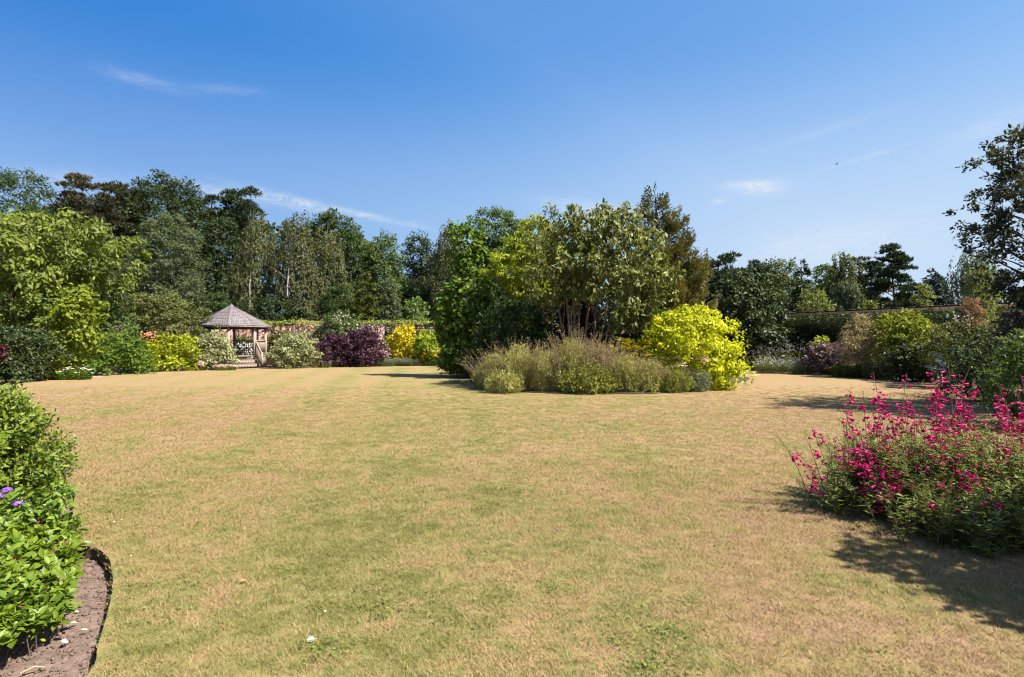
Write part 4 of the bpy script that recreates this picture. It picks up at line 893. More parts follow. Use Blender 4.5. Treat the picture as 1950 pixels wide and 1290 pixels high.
shrub('acer', 'small dark crimson shrub beside the dark green shrub at the left edge', 22.0, [(662, -20, 14), (674, -30, 17), (690, -20, 14)], leaf_mat('leaf_crimson', (.03, .007, .012), (.10, .022, .034), .3, glow=(1.2, .7, .7)), leaf_px=5, clump_px=9)
shrub('euonymus', 'yellow tipped small shrub at the right foot of the dark left shrub', 23.6, [(676, 95, 112), (690, 88, 124), (712, 88, 124), (722, 92, 120)], M_YEL, leaf_px=4.5, clump_px=8)
hb = herb('geranium', 'low leafy plant with white flowers at the lawn edge, left of the path', wx(136, 23.7), 23.7, .50, .85, .4, 120, M_BRIGHT, STEM, F_WHITE, 'petal', .07, .11, .06, 16, .3, head_frac=.25, group=None)
herb('sedum', 'tuft of small pink flowers at the foot of the summerhouse steps', wx(428, 31.2), 31.2, .34, .62, .3, 170, M_HERBG, STEM, F_PINK, 'petal', .05, .07, .03, 9, .2, head_frac=.5)
herb('allium', 'single round dusty pink seed globe in front of the variegated shrub', wx(384, 30.4), 30.4, .50, .02, .02, 4, M_HERBG, STEM_DRY, F_PINK, 'bud', .06, .2, .03, 2, .1, heads=26, zone=.16, branch=.05, headname='globe')
herb('sedum', 'low dusty purple plants along the bare soil below the gold shrub', wx(318, 30.2), 30.1, .22, 1.0, .2, 60, M_PURPLE, STEM, F_LILAC, 'bud', .05, .07, .03, 8, .2)
shrub('rose_bush', 'small leafy shrub seen through the summerhouse, in front of the red wall', 39.6, [(640, 452, 474), (650, 447, 482), (668, 445, 485), (680, 448, 482)], M_OLIVE, leaf_px=4, clump_px=7)
blossoms(bpy.data.objects['rose_bush'], F_WHITE, [(654, 448, 486), (664, 446, 488), (676, 447, 486)], 39.3, 150, .075, 'flower', 12, 1, .05)
# beyond the steps, towards the trellis
shrub('rose_bush', 'rounded green shrub against the red wall, right of the summerhouse', 38.5, [(630, 520, 545), (640, 512, 556), (660, 510, 560), (690, 514, 560)], M_OLIVE, leaf_px=4, clump_px=8)
cr = shrub('climbing_rose', 'bushy climbing rose rising above the wall behind the purple shrub', 39.3, [(596, 640, 662), (610, 614, 684), (630, 608, 692), (665, 615, 690), (690, 620, 685)], M_MID, leaf_px=4.5, clump_px=10, cover=5)
blossoms(cr, F_PINK, [(600, 620, 670), (625, 610, 690), (650, 612, 690)], 39.3, 110, .05, 'flower', 5, 2, .08)
cr2 = shrub('climbing_rose', 'pale blush climbing rose smothering the trellis left of the tall dark post', 39.6, [(618, 672, 730), (640, 680, 735), (670, 690, 738), (694, 695, 738)], M_GREY, leaf_px=4, clump_px=8, cover=3.0, depth=.3)
blossoms(cr2, F_PINK, [(620, 690, 726), (640, 688, 730), (665, 696, 740), (690, 700, 742)], 39.5, 230, .055, 'flower', 6, 2, .09, depth=.3)
cr3 = shrub('climbing_rose', 'thin dry looking climbing rose over the pale trellis left of the purple shrub', 39.6, [(616, 566, 610), (640, 564, 616), (670, 572, 618), (690, 575, 618)], M_TAM, leaf_px=4, clump_px=8, cover=2.2, depth=.3)
blossoms(cr3, F_WHITE, [(620, 568, 606), (650, 566, 612), (680, 575, 615)], 39.5, 46, .05, 'flower', 8, 1, .05, depth=.3)
cr4 = shrub('climbing_rose', 'green climber between the tall dark trellis post and the yellow shrub', 39.9, [(616, 740, 756), (640, 738, 760), (668, 738, 758), (690, 740, 756)], M_OLIVE, leaf_px=4, clump_px=7, cover=3, depth=.4)
shrub('smoke_bush', 'left dome of deep purple foliage in the border behind the lawn', 35.5, [(638, 630, 655), (650, 614, 674), (672, 608, 680), (697, 618, 676)], M_PURPLE, leaf_px=4.5, clump_px=11, cover=5.5, group='purple smoke bushes')
shrub('smoke_bush', 'right and taller dome of deep purple foliage beside the blush roses', 35.8, [(626, 682, 702), (638, 664, 716), (660, 658, 728), (680, 660, 730), (696, 672, 715)], M_PURPLE, leaf_px=4.5, clump_px=11, cover=5.5, group='purple smoke bushes')
herb('stipa', 'thin pale grass tuft between the variegated shrub and the purple shrub', wx(604, 34.6), 34.6, 1.25, .3, .2, 60, M_HERBD, STEM_DRY, M_HERBD, 'bud', .035, .28, .012, 5, .5, heads=4, zone=.2)
herb('geranium', 'low lilac flowered plant under the left purple shrub', wx(616, 34.4), 34.4, .42, .45, .25, 70, M_HERBG, STEM, F_LILAC, 'petal', .06, .09, .04, 10, .3)
herb('lavender', 'low grey green lavender hummock right of the purple shrubs', wx(722, 36.4), 36.2, .62, .95, .4, 320, M_LAV, M_LAV, None, leaf_l=.16, leaf_w=.02, leaves=14, lean=.35, group='low lavender edging')
herb('lavender', 'low grey green lavender hummock in front of the yellow shrub', wx(772, 37), 36.8, .62, .95, .4, 320, M_LAV, M_LAV, F_YELLOW, 'bud', .03, leaf_l=.16, leaf_w=.02, leaves=14, lean=.35, head_frac=.12, group='low lavender edging')
shrub('spanish_broom', 'mustard yellow flowering shrub in front of the trellis', 38.2, [(621, 766, 786), (632, 748, 790), (650, 742, 792), (678, 746, 788)], leaf_mat('bloom_mustard', (.34, .25, .010), (.70, .52, .02), .3), leaf_px=5, clump_px=9, cover=5)
shrub('choisya', 'rounded lime green shrub between the mustard shrub and the island bed', 37.4, [(632, 802, 830), (643, 790, 841), (662, 786, 847), (690, 792, 842)], M_LIME, leaf_px=4.8, clump_px=9, cover=5.5)
herb('rudbeckia', 'patch of golden yellow daisies below the lime green shrub', wx(828, 37), 36.9, .95, .8, .3, 150, M_BRIGHT, STEM, F_YELLOW, 'petal', .085, .14, .04, 9, .2, group=None)
herb('phlox', 'pink flowered clump squeezed between the blush roses and the lavender', wx(716, 37.2), 37.2, 1.2, .5, .25, 60, M_HERBG, STEM, F_PINK, 'petal', .07, .12, .04, 10, .2, heads=6, zone=.16)
herb('iris', 'tall green leaf blades between the lime shrub and the bright green island tree', wx(862, 35), 35, 1.5, .8, .3, 90, M_BRIGHT, STEM, None, leaf_l=.5, leaf_w=.05, leaves=9, lean=.2)

# ------------------------------------------------------------------ island bed
tree('tulip_tree', 'upright bright green leafy tree at the left end of the island bed', 'tree', 25.2, [(422, 872, 896), (440, 864, 914), (480, 857, 926), (530, 848, 938), (575, 838, 948), (620, 832, 948), (660, 838, 945), (700, 850, 930)], M_BRIGHT, leaf_px=8.5, aspect=.75, cover=5, clump_px=18, droop=.5, flat=.9, base_px=892)
shrub('viburnum', 'lower bright green bushy side growth left of the island tree', 25.6, [(560, 845, 862), (590, 832, 872), (640, 826, 900), (705, 836, 905)], M_BRIGHT, leaf_px=8, aspect=.7, clump_px=15, cover=4.5)
shrub('holly_bush', 'very dark glossy evergreen shrub beneath the golden locust', 21.6, [(572, 950, 1000), (600, 918, 1050), (640, 896, 1078), (690, 890, 1085), (735, 905, 1080)], M_OAK, leaf_px=6.5, clump_px=16, cover=5.5, aspect=.5, trunk_r=.05)
tree('locust_tree', 'feathery golden leaved tree glowing behind the multi stemmed tree', 'tree', 24, [(418, 1005, 1040), (438, 986, 1062), (468, 950, 1076), (500, 930, 1080), (540, 940, 1082), (580, 970, 1070)], M_LOCUST, leaf_px=8, aspect=.3, cover=6, clump_px=20, flat=.4, droop=.5, base_px=1015)
shrub('smoke_bush', 'rust red leaved shrub glimpsed under the golden locust', 24.4, [(552, 985, 1030), (570, 975, 1045), (605, 970, 1050), (660, 980, 1040)], leaf_mat('leaf_rust', (.10, .035, .025), (.24, .10, .07), .3, glow=(1.2, .8, .7)), leaf_px=6, clump_px=12)
shrub('smoke_bush', 'deep purple shrub behind the stems of the multi stemmed tree', 21.8, [(556, 1080, 1118), (580, 1062, 1128), (620, 1058, 1132), (690, 1062, 1130)], M_PURPLED, leaf_px=6, clump_px=12, aspect=.7)
shrub('cherry_laurel', 'dark green filling shrub right of the bare stems', 21.6, [(575, 1170, 1240), (600, 1140, 1280), (650, 1120, 1300), (735, 1130, 1290)], M_OAK, leaf_px=6.5, clump_px=15, cover=5, trunk_r=.04)
conifer('cypress_tree', 'ragged bronze and green cypress, tallest tree of the island bed', 23.6, [(352, 1243, 1250), (372, 1228, 1264), (405, 1207, 1286), (450, 1203, 1306), (500, 1192, 1326), (550, 1186, 1344), (600, 1182, 1352), (650, 1190, 1342), (710, 1200, 1335)], M_CYP, leaf_px=6, aspect=.34, cover=6.8, droop=.12, up=.42, ragged=.46, spray=.40, nbdiv=170, thick=5.5,
        base_px=1262, tip=lambda P, pr, g: np.clip(.40 - .55 * (P[:, 2] - pr.z[0]) / (pr.z[-1] - pr.z[0]) , 0, .5) * (.5 + .9 * g.random(len(P))))
# the multi stemmed tree, every stem a part
YM = 19.6
ml = 'spreading multi stemmed tree with hanging pointed leaves in the middle of the island bed'
rowsM = [(404, 1152, 1176), (416, 1062, 1190), (436, 1028, 1222), (480, 1012, 1252), (530, 1006, 1262), (575, 1022, 1262), (608, 1060, 1250), (634, 1180, 1240)]
prM = Prof(rowsM, YM, .8); gM = np.random.default_rng(77)
mt = thing('multi_stem_tree', ml, 'tree', (wx(1110, YM), YM, .035))
# leafy shoots
nsh = 1250; C, O, U = prM.sample(nsh, .22, gM, .35); C = dent(C, prM, .34, 3.2, 7.0); per = 13
ppx = C[:, 0] / C[:, 1] * F + CX; ppy = HY - (C[:, 2] - EYE) / C[:, 1] * F; op = ~((ppx > 1062) & (ppx < 1168) & (ppy > 572 + np.abs(ppx - 1115) * .25)); C, O, U = C[op], O[op], U[op]; keep_ = np.array([mnoise.noise(tuple(c * 1.25)) > -.30 for c in C]); C, O, U = C[keep_], O[keep_], U[keep_]; nsh = len(C)      # the crown is open around the bare stems
hd = unit(O * .55 + np.array([0, 0, .55]) + gM.normal(0, .45, (nsh, 3))); sl_ = gM.uniform(.25, .6, nsh)
k = np.repeat(np.arange(nsh), per); u = np.tile(np.linspace(.05, 1, per), nsh)
P = C[k] + hd[k] * (u * sl_[k])[:, None] + gM.normal(0, .03, (nsh * per, 3)); n = len(P)
T = unit(gM.normal(0, .7, (n, 3)) + O[k] * .35 + np.array([0, 0, -.85])); N = unit(O[k] * .6 + np.array([0, -.15, .55]) + gM.normal(0, .45, (n, 3)))
L = 9.6 * prM.m * gM.uniform(.6, 1.25, n); tint = np.clip(.45 * gM.random(nsh)[k] + .55 * gM.random(n), 0, 1)
cand = np.flatnonzero((O[k][:, 1] < -.3) & (U[k] > .7)); pick = gM.permutation(cand)[:300]
pieces(mt, 'leaf', LEAF, M_HEPT, P[pick], T[pick], N[pick], L[pick], L[pick] * .5)
rest = np.ones(n, bool); rest[pick] = False
ge = Geo(); put_leaves(ge, LEAF, P[rest], T[rest], N[rest], L[rest], L[rest] * .5, tint[rest]); tag(ge.build('crown', M_HEPT, mt, origin=tuple(mt.location)), kind='stuff')
tw = Geo()
for i in range(0, nsh): tw.tube([C[i], C[i] + hd[i] * sl_[i] * .5 + [0, 0, .02], C[i] + hd[i] * sl_[i]], [.010, .007, .003], 4)
tw.build('twig', BARK_TAN, mt, kind='stuff', origin=tuple(mt.location))
for i, (b0, t0, dy0, dy1) in enumerate([(1094, 1062, -.1, -.5), (1103, 1105, .0, -.2), (1112, 1135, -.15, .3), (1100, 1085, .15, .6), (1130, 1178, -.1, -.5), (1138, 1205, .0, .1), (1126, 1160, .15, .7), (1086, 1030, .05, .0), (1142, 1232, .1, -.4)]):
    zt = wz(gM.uniform(440, 500), YM); a = np.array([wx(b0, YM), YM + dy0, 0.0]); b = np.array([wx(t0, YM), YM + dy1, zt]); u = np.linspace(0, 1, 9)
    pts = a + (b - a) * np.stack([u ** 1.5, u, u], -1) + np.stack([np.sin(u * 9 + i) * .035, np.cos(u * 7 + i) * .03, 0 * u], -1); r = gM.uniform(.035, .06)
    g = Geo(); g.tube(pts, r * np.linspace(1.15, .3, 9), 7)
    for j in range(5):
        q = int(gM.uniform(3, 8)); tgt = C[gM.integers(0, nsh, 24)]; tgt = tgt[np.argmin(np.abs(tgt - pts[q] - np.array([0, 0, .7])).sum(1))]; limbs(g, pts[q], [tgt], r * .45, gM, sides=5)
    g.build('stem', BARK_TAN, mt, True, origin=tuple(mt.location))
shrub('rhododendron', 'dark shrub filling the back of the island bed, seen between the bare stems', 26.5, [(580, 930, 1190), (610, 905, 1220), (660, 900, 1225), (712, 905, 1220)], M_OAKD, leaf_px=6, clump_px=14, cover=3.5)
gb = shrub('philadelphus', 'large glowing yellow green domed shrub at the right end of the island bed', 19.4, [(586, 1292, 1332), (598, 1252, 1358), (622, 1226, 1384), (655, 1212, 1406), (695, 1218, 1418), (725, 1240, 1412), (740, 1262, 1398)], M_GOLD, leaf_px=6.5, aspect=.55, clump_px=19, cover=5.5, shell=.4, droop=.6, trunk_r=.03, nlimb=20)
sp = herb('spiraea', 'leafy stems with flat pale pink flower heads in front of the yellow dome', wx(1302, 18.3), 18.3, 1.3, .5, .3, 36, M_LIME, STEM, F_PINK, 'petal', .05, .12, .045, 14, .4, heads=12, zone=.05, branch=.06, head_frac=.32, z0=.035)
conifer('juniper', 'low spreading mustard gold juniper between the dry herbs and the yellow dome', 19.2, [(652, 1170, 1232), (664, 1150, 1246), (690, 1150, 1242), (715, 1160, 1236)], leaf_mat('leaf_juniper', (.10, .10, .012), (.32, .27, .03), .25), leaf_px=6.5, cover=6, droop=-.1, up=.1, cat='shrub', trunk_r=.03)
# the soft front of dry herbs
def front(label, px, y, hpx, wpx, n, mats=(M_HERB, M_SEED), name='catmint', hd_=.024, lean=.45, stem=STEM_DRY, ll=4.6, asp=.30, heads=5, body=.78, **kw):
    """a mound of small narrow leaves with wiry seed stems standing out of it"""
    y = y - .32; hpx *= 1.10; base = HY + F * (EYE - .03) / y; top = base - hpx * body; hw = wpx * .64; m = y / F
    g = np.random.default_rng(px); rows = [(top, px - hw * .30, px + hw * .34), (top + hpx * .10, px - hw * .62, px + hw * .60), (top + hpx * .28, px - hw * .88, px + hw * .9), (top + hpx * .5, px - hw * 1.02, px + hw * 1.0), (base, px - hw * .8, px + hw * .8)]
    root = herb(name, label, wx(px, y), y, hpx * m * 1.02, hw * m * .75, hw * m * .6, max(30, n // 2), mats[0], stem, mats[1], 'bud', hd_, .05, .014, 5, lean, heads=heads, zone=.28, branch=.035, leaf_zone=(.4, .9), group='seeding herbs along the front of the island bed', z0=.035, stem_w=.010, **kw)
    pr = Prof(rows, y, .85); P, T, N, L, Wd, tint, O, U = clump_cloud(pr, ll, asp, 4.2, 9, 1.3, -.9, .5, g, .30, .5); k = P[:, 2] > .04
    P[:, 2] += g.normal(0, 4 * m, len(P)); ge = Geo(); put_leaves(ge, DIAMOND, P[k], T[k], N[k], L[k], Wd[k], tint[k]); ge.build('foliage', mats[0], root, origin=tuple(root.location)); return root
front('leftmost sprawling dry herb with long arching seed stems over the lawn', 940, 18.9, 70, 44, 190, lean=.85)
front('yellowish dry herb with wiry seed stems, second from the left of the island front', 985, 18.5, 92, 60, 260, lean=.6)
front('greyish herb mound left of the tallest herb', 1035, 18.3, 82, 50, 260)
front('tallest silvery herb, standing right before the bare stems', 1090, 18.2, 108, 62, 380, lean=.3)
front('straw coloured herb just right of the tallest silvery one', 1138, 18.15, 96, 54, 330, (M_HERBD, M_SEED))
front('fresh green leafy clump at the bed edge, below the straw coloured herb', 1118, 17.75, 56, 80, 190, (M_HERBG, M_SEED), 'hardy_geranium', heads=1, ll=6, asp=.4)
front('reddish brown seeding herb below the gold juniper', 1190, 18.1, 72, 54, 270, (M_HERB, M_SEED))
front('yellow green weedy clump between two dry herbs', 1165, 17.9, 54, 50, 150, (M_HERBG, M_SEED), 'hardy_geranium', heads=1, ll=6, asp=.4)
front('thin green and straw herb in front of the yellow dome, left', 1232, 18.1, 58, 56, 260, (M_HERB, M_SEED))
front('loose green herb with grassy leaves under the pink flat heads', 1276, 18.1, 46, 56, 230, (M_HERBG, M_SEED), ll=6)
front('small blue grey herb at the front right of the yellow dome', 1326, 18.4, 36, 40, 180, (M_LAV, M_LAV), 'catmint', heads=2)
front('low mauve tinted herb at the left corner of the island front', 924, 19.6, 48, 40, 130, (M_HERB, F_LILAC), heads=2)
front('low weedy green plant spilling onto the lawn at the front left', 960, 17.95, 40, 60, 150, (M_HERB, M_SEED), heads=1)
herb('cosmos', 'two bright pink blooms on thin stalks among the reddish herbs', wx(1198, 17.9), 17.9, 1.25, .12, .1, 3, M_HERBG, STEM, F_MAG, 'petal', .05, .05, .012, 8, .2, z0=.035)
herb('evening_primrose', 'pale yellow flowers on stalks at the right tip of the island bed', wx(1424, 20.6), 20.6, .62, .18, .15, 9, M_LIME, STEM, leaf_mat('petal_lemon', (.62, .58, .10), (.78, .74, .2), .3), 'petal', .06, .09, .03, 7, .4, heads=3, zone=.35, z0=.03)
herb('catnip', 'fallen straw coloured sprig lying across the lawn edge in front of the island', wx(1216, 17.15), 17.1, .28, .12, .05, 10, M_HERBD, STEM_DRY, M_SEED, 'bud', .02, .05, .014, 8, 1.4)
herb('eremurus', 'tall dry spikes and pinkish seed heads at the far left tip of the island bed', wx(868, 27.8), 27.8, 1.55, .7, .4, 80, M_HERB, STEM_DRY, M_TAM, 'bud', .05, .08, .025, 12, .3, heads=5, zone=.45, z0=.035)
herb('pennisetum', 'bronze grassy mound at the left tip of the island bed', wx(884, 26.6), 26.6, 1.05, .5, .4, 170, M_HERBD, STEM_DRY, M_SEED, 'bud', .035, .18, .02, 8, .6, heads=3, zone=.25, z0=.035)
herb('achillea', 'flat cream headed plant behind the bronze grassy mound', wx(886, 28.4), 28.4, 1.45, .4, .3, 40, M_HERBG, STEM, F_WHITE, 'petal', .05, .12, .03, 10, .2, heads=9, zone=.03, branch=.06, head_frac=.3, z0=.03)

# ------------------------------------------------------------------ right border
tree('yew_tree', 'big dark rounded evergreen with glossy leaves right of the island bed', 'tree', 31.5, [(520, 1402, 1440), (536, 1372, 1466), (570, 1350, 1486), (615, 1344, 1500), (660, 1356, 1500), (700, 1376, 1490)], M_DARK, leaf_px=7, aspect=.5, cover=5, clump_px=17, droop=.6, trunk_r=.16, depth=.6)
herb('verbena', 'tall airy purple verbena against the dark hedge beside the rounded evergreen', wx(1512, 28), 28, 1.75, .7, .4, 60, M_HERB, STEM, F_LILAC, 'bud', .045, .12, .015, 7, .2, heads=3, zone=.05, branch=.04)
herb('verbena', 'airy purple verbena in the shadow of the rounded evergreen', wx(1440, 28.6), 28.2, 1.35, 1.0, .4, 80, M_HERB, STEM, F_LILAC, 'bud', .04, .12, .015, 7, .2, heads=2, zone=.05, branch=.04)
for px, lab, m2 in ((1468, 'pale green lavender clump nearest the rounded evergreen', F_WHITE), (1515, 'middle pale lavender clump with whitish spikes at the lawn edge', F_LILAC), (1560, 'pale lavender clump in front of the purple brown shrub', F_LILAC)):
    herb('lavender', lab, wx(px, 28.4), 28.3 - (px - 1468) * .014, .82, .75, .35, 240, M_LAV, M_LAV, m2, 'bud', .035, .17, .018, 10, .35, heads=3, zone=.12, head_frac=.6, group='pale lavender along the right lawn edge')
shrub('tamarisk', 'feathery pinkish tan shrub in front of the right hedge', 25, [(602, 1632, 1644), (618, 1614, 1660), (640, 1598, 1672), (664, 1592, 1668), (690, 1596, 1660)], leaf_mat('leaf_pink_tan', (.15, .135, .048), (.44, .35, .19), .3, glow=(1.1, 1.0, .7)), leaf_px=5, aspect=.24, clump_px=9, cover=3.4, flat=.6)
shrub('acer', 'arching yellow green maple in the middle of the right border', 24, [(590, 1702, 1730), (606, 1684, 1752), (624, 1664, 1782), (655, 1664, 1784), (690, 1680, 1770)], leaf_mat('leaf_acer', (.075, .105, .010), (.215, .235, .026), .38), leaf_px=6.5, aspect=.5, clump_px=14, cover=5, flat=.5, trunk_r=.05)
shrub('physocarpus', 'low purple brown shrub at the edge of the right border', 27, [(653, 1556, 1592), (666, 1538, 1616), (690, 1534, 1622), (708, 1545, 1612)], leaf_mat('leaf_plum', (.055, .030, .035), (.20, .13, .13), .22, glow=(1.1, .8, .8)), leaf_px=5, clump_px=9, cover=5)
shrub('euphorbia', 'small yellow leaved shrub left of the pinkish tan shrub', 27.6, [(640, 1552, 1566), (650, 1546, 1576), (668, 1546, 1578)], M_YEL, leaf_px=5, clump_px=8, cover=4)
herb('verbena', 'dark stemmed purple verbena between the purple brown and the dark leafy shrub', wx(1640, 25.3), 25.3, 1.25, 1.1, .5, 160, M_HERB, STEM, F_LILAC, 'bud', .045, .14, .016, 9, .2, heads=4, zone=.06, branch=.04)
herb('agastache', 'blue green spiky clump behind the low leafy edging', wx(1676, 24.3), 24.3, 1.0, .7, .4, 170, M_LAV, STEM, None, leaf_l=.14, leaf_w=.03, leaves=14, lean=.25)
herb('salvia', 'low fresh green leafy plant at the lawn edge, left of two', wx(1606, 25.7), 25.6, .55, .55, .3, 110, M_BRIGHT, STEM, None, leaf_l=.16, leaf_w=.06, leaves=14, lean=.5)
herb('salvia', 'low fresh green leafy plant at the lawn edge beneath the purple stems', wx(1642, 25.1), 25.0, .62, .55, .3, 110, M_BRIGHT, STEM, None, leaf_l=.16, leaf_w=.06, leaves=14, lean=.5)
shrub('hydrangea', 'dark green leafy shrub below the yellow green maple', 22.8, [(658, 1695, 1760), (674, 1682, 1778), (700, 1682, 1788), (728, 1690, 1782)], M_DARK, leaf_px=7, clump_px=13, cover=5)
shrub('cotoneaster', 'wide arching olive shrub right of the yellow green maple', 19.6, [(615, 1815, 1900), (632, 1772, 1970), (665, 1752, 2010), (715, 1760, 2010)], M_OLIVE, leaf_px=6, aspect=.4, clump_px=14, cover=5.5, flat=.55)
wf = shrub('hydrangea', 'white flowered shrub in front of the far end of the right hedge', 21.8, [(590, 1812, 1842), (602, 1798, 1856), (625, 1796, 1858), (660, 1800, 1850)], M_DARK, leaf_px=6.5, clump_px=12, cover=5)
blossoms(wf, F_WHITE, [(600, 1806, 1840), (606, 1806, 1838), (618, 1810, 1834)], 21.5, 22, .055, 'flower', 9, 2, .05)
shrub('elder', 'shadowed dark shrub mass under the right hand tree', 15.6, [(640, 1850, 1990), (665, 1815, 2060), (700, 1795, 2080), (752, 1800, 2080)], M_DARK, leaf_px=7, clump_px=15, cover=5)
shrub('smoke_bush', 'purple brown leaved shrub at the right edge, under the dark tree', 14.2, [(596, 1928, 1990), (612, 1915, 2030), (640, 1910, 2040), (690, 1920, 2040)], M_PURPLED, leaf_px=9, aspect=.75, clump_px=14, cover=4)
shrub('myrtle', 'bright green twiggy shrub at the right edge behind the pink flowers', 10.4, [(632, 1945, 2010), (660, 1915, 2060), (700, 1890, 2090), (760, 1880, 2100), (800, 1890, 2090)], M_MID, leaf_px=9, aspect=.4, clump_px=18, cover=4.5, droop=-.6)
herb('hydrangea', 'blue white mophead hydrangea heads standing in the deep shade', wx(1805, 14.2), 14.2, 1.25, .35, .2, 5, M_DARK, STEM, leaf_mat('petal_bluewhite', (.42, .50, .52), (.62, .70, .70), .2, glow=(1, 1, 1)), 'petal', .03, .12, .07, 6, .2, heads=16, zone=.05, branch=.045)
for px, y, rows, lab in ((1548, 37, [(556, 1538, 1560), (575, 1524, 1575), (600, 1520, 1580), (615, 1525, 1575)], 'light green espalier fruit tree rising over the left end of the right wall'),
                         (1753, 33, [(542, 1750, 1764), (562, 1740, 1772), (598, 1738, 1774), (615, 1742, 1770)], 'light green young tree left of the blue spruce'),
                         (1868, 20.5, [(508, 1856, 1872), (530, 1843, 1886), (575, 1838, 1892), (620, 1842, 1890)], 'yellow green young tree before the hanging birch'),
                         (1662, 35, [(575, 1655, 1668), (590, 1645, 1676), (612, 1644, 1678)], 'small light green sapling top poking above the wall, left of the maple')):
    tree('young_tree', lab, 'tree', y, rows, leaf_mat('leaf_sapling', (.075, .095, .024), (.19, .205, .062), .36), leaf_px=6, aspect=.4, cover=2.8, clump_px=12, droop=-.4, group='light young trees along the right wall', trunk_r=.04)
tree('tamarisk', 'rust tinted airy shrub before the hanging birch', 'shrub', 19.5, [(570, 1838, 1856), (590, 1828, 1868), (625, 1826, 1870)], leaf_mat('leaf_rusty', (.13, .07, .045), (.26, .16, .10), .25), leaf_px=6, aspect=.3, cover=3, clump_px=10)
tree('plum_tree', 'dark purple grey leaved tree overhanging the right edge of the photo', 'tree', 12.6, [(238, 1997, 2082), (262, 1947, 2142), (292, 1864, 2202), (330, 1860, 2252), (380, 1872, 2272), (430, 1850, 2272), (460, 1837, 2272), (482, 1910, 2262), (560, 1930, 2252), (610, 1937, 2222), (650, 1957, 2182)], M_RIGHT,
     leaf_px=8.5, aspect=.5, cover=4.2, clump_px=24, flat=.6, droop=.2, shell=.3, base_px=2050, trunk_r=.16, nlimb=120, front=.35, loose=.0, reach=.82)

# ------------------------------------------------------------------ foreground right: beard-tongue in flower
def bell_template():
    v = []; f = []; m = 6; rings = ((0, .10), (.18, .16), (.55, .36), (.86, .44), (1.0, .62))
    for u, r in rings:
        for j in range(m):
            a = j / m * 6.283 + (.0); rr = r * (1.12 if (u == 1.0 and j % 2) else 1.0); v.append((u, rr * math.cos(a), rr * math.sin(a)))
    for i in range(len(rings) - 1):
        for j in range(m):
            p, q = i * m + j, i * m + (j + 1) % m; f += [(p, q, p + m), (q, q + m, p + m)]
    return np.array(v), np.array(f)
BELL = bell_template()
def penstemon(label, stems, leaf_parts=300, flowerfrac=1.0, seed=1, fl_max=300):
    g = np.random.default_rng(seed); c = np.mean([s[0] for s in stems], 0); root = thing('penstemon', label, 'plant', (c[0], c[1], -.05), 'beard-tongue plants in the right foreground bed')
    sg = Geo(); LP, LT, LN, LL, LW = [], [], [], [], []; FP, FT, FL = [], [], []; BP = []
    for b, t, flower in stems:
        b, t = np.array(b, float), np.array(t, float); h = np.linalg.norm(t - b); mid = b * .45 + t * .55; mid[:2] = b[:2] + (t[:2] - b[:2]) * .33; mid += g.normal(0, .03, 3)
        u = np.linspace(0, 1, 9)[:, None]; cv = (1 - u) ** 2 * b + 2 * u * (1 - u) * mid + u * u * t; sg.tube(cv, np.linspace(.005, .0018, 9), 4)
        def at(q): return (1 - q) ** 2 * b + 2 * q * (1 - q) * mid + q * q * t
        def tn(q): return unit(2 * (1 - q) * (mid - b) + 2 * q * (t - mid))
        nl = int(h * (80 if flower else 95)); top = .62 if flower else 1.0
        for i in range(nl):
            q = g.uniform(.10, top); a = g.uniform(0, 6.283); ax = tn(q); T = unit(np.array([math.cos(a), math.sin(a), 0]) + ax * g.uniform(.1, .9) + np.array([0, 0, -.15]))
            LP.append(at(q)); LT.append(T); LN.append(unit(ax * .8 + np.array([0, 0, .6]) - T * .3 + g.normal(0, .25, 3))); l = g.uniform(.06, .11) * (1.1 - .5 * q); LL.append(l); LW.append(l * g.uniform(.13, .2))
        if flower:
            nf = int(g.uniform(11, 20) * flowerfrac)
            for i in range(nf):
                q = g.uniform(.56, .985); a = g.uniform(0, 6.283); side = np.array([math.cos(a), math.sin(a), 0]); p = at(q) + side * g.uniform(.008, .028)
                small = q > .93; FP.append(p); FT.append(unit(side + np.array([0, 0, -.25 if not small else .2]) + g.normal(0, .25, 3))); FL.append((.020 if small else .044) * g.uniform(.75, 1.2))
            for i in range(6): BP.append(at(g.uniform(.72, 1.0)) + g.normal(0, .008, 3))
    sg.build('stem', surf_mat('penstemon_stem', (.10, .05, .045), (.16, .13, .06), 8), root, True, origin=tuple(root.location))
    LP, LT, LN, LL, LW = map(np.array, (LP, LT, LN, LL, LW)); FP, FT, FL = map(np.array, (FP, FT, FL))
    o = np.argsort(LP[:, 1] + .6 * g.random(len(LP))); pk, rs = o[:leaf_parts], o[leaf_parts:]
    pieces(root, 'leaf', LEAF, M_PEN, LP[pk], LT[pk], LN[pk], LL[pk], LW[pk])
    ge = Geo(); put_leaves(ge, DIAMOND, LP[rs], LT[rs], LN[rs], LL[rs], LW[rs], g.random(len(rs))); ge.build('foliage', M_PEN, root, kind='stuff', origin=tuple(root.location))
    if len(FP):
        o = np.argsort(FP[:, 1] - .5 * FP[:, 2] + .4 * g.random(len(FP))); pk, rs = o[:fl_max], o[fl_max:]
        pieces(root, 'flower', BELL, F_MAG, FP[pk], FT[pk], rvec(len(pk), g), FL[pk], FL[pk] * .52)
        if len(rs): ge = Geo(); put_leaves(ge, BELL, FP[rs], FT[rs], rvec(len(rs), g), FL[rs], FL[rs] * .52, g.random(len(rs))); ge.build('flowers', F_MAG, root, True, 'stuff', origin=tuple(root.location))
        ge = Geo(); B_ = np.array(BP); put_leaves(ge, BUD, B_, rvec(len(B_), g), rvec(len(B_), g), .014, .009, g.random(len(B_))); ge.build('bud', M_PURPLE, root, kind='stuff', origin=tuple(root.location))
    return root
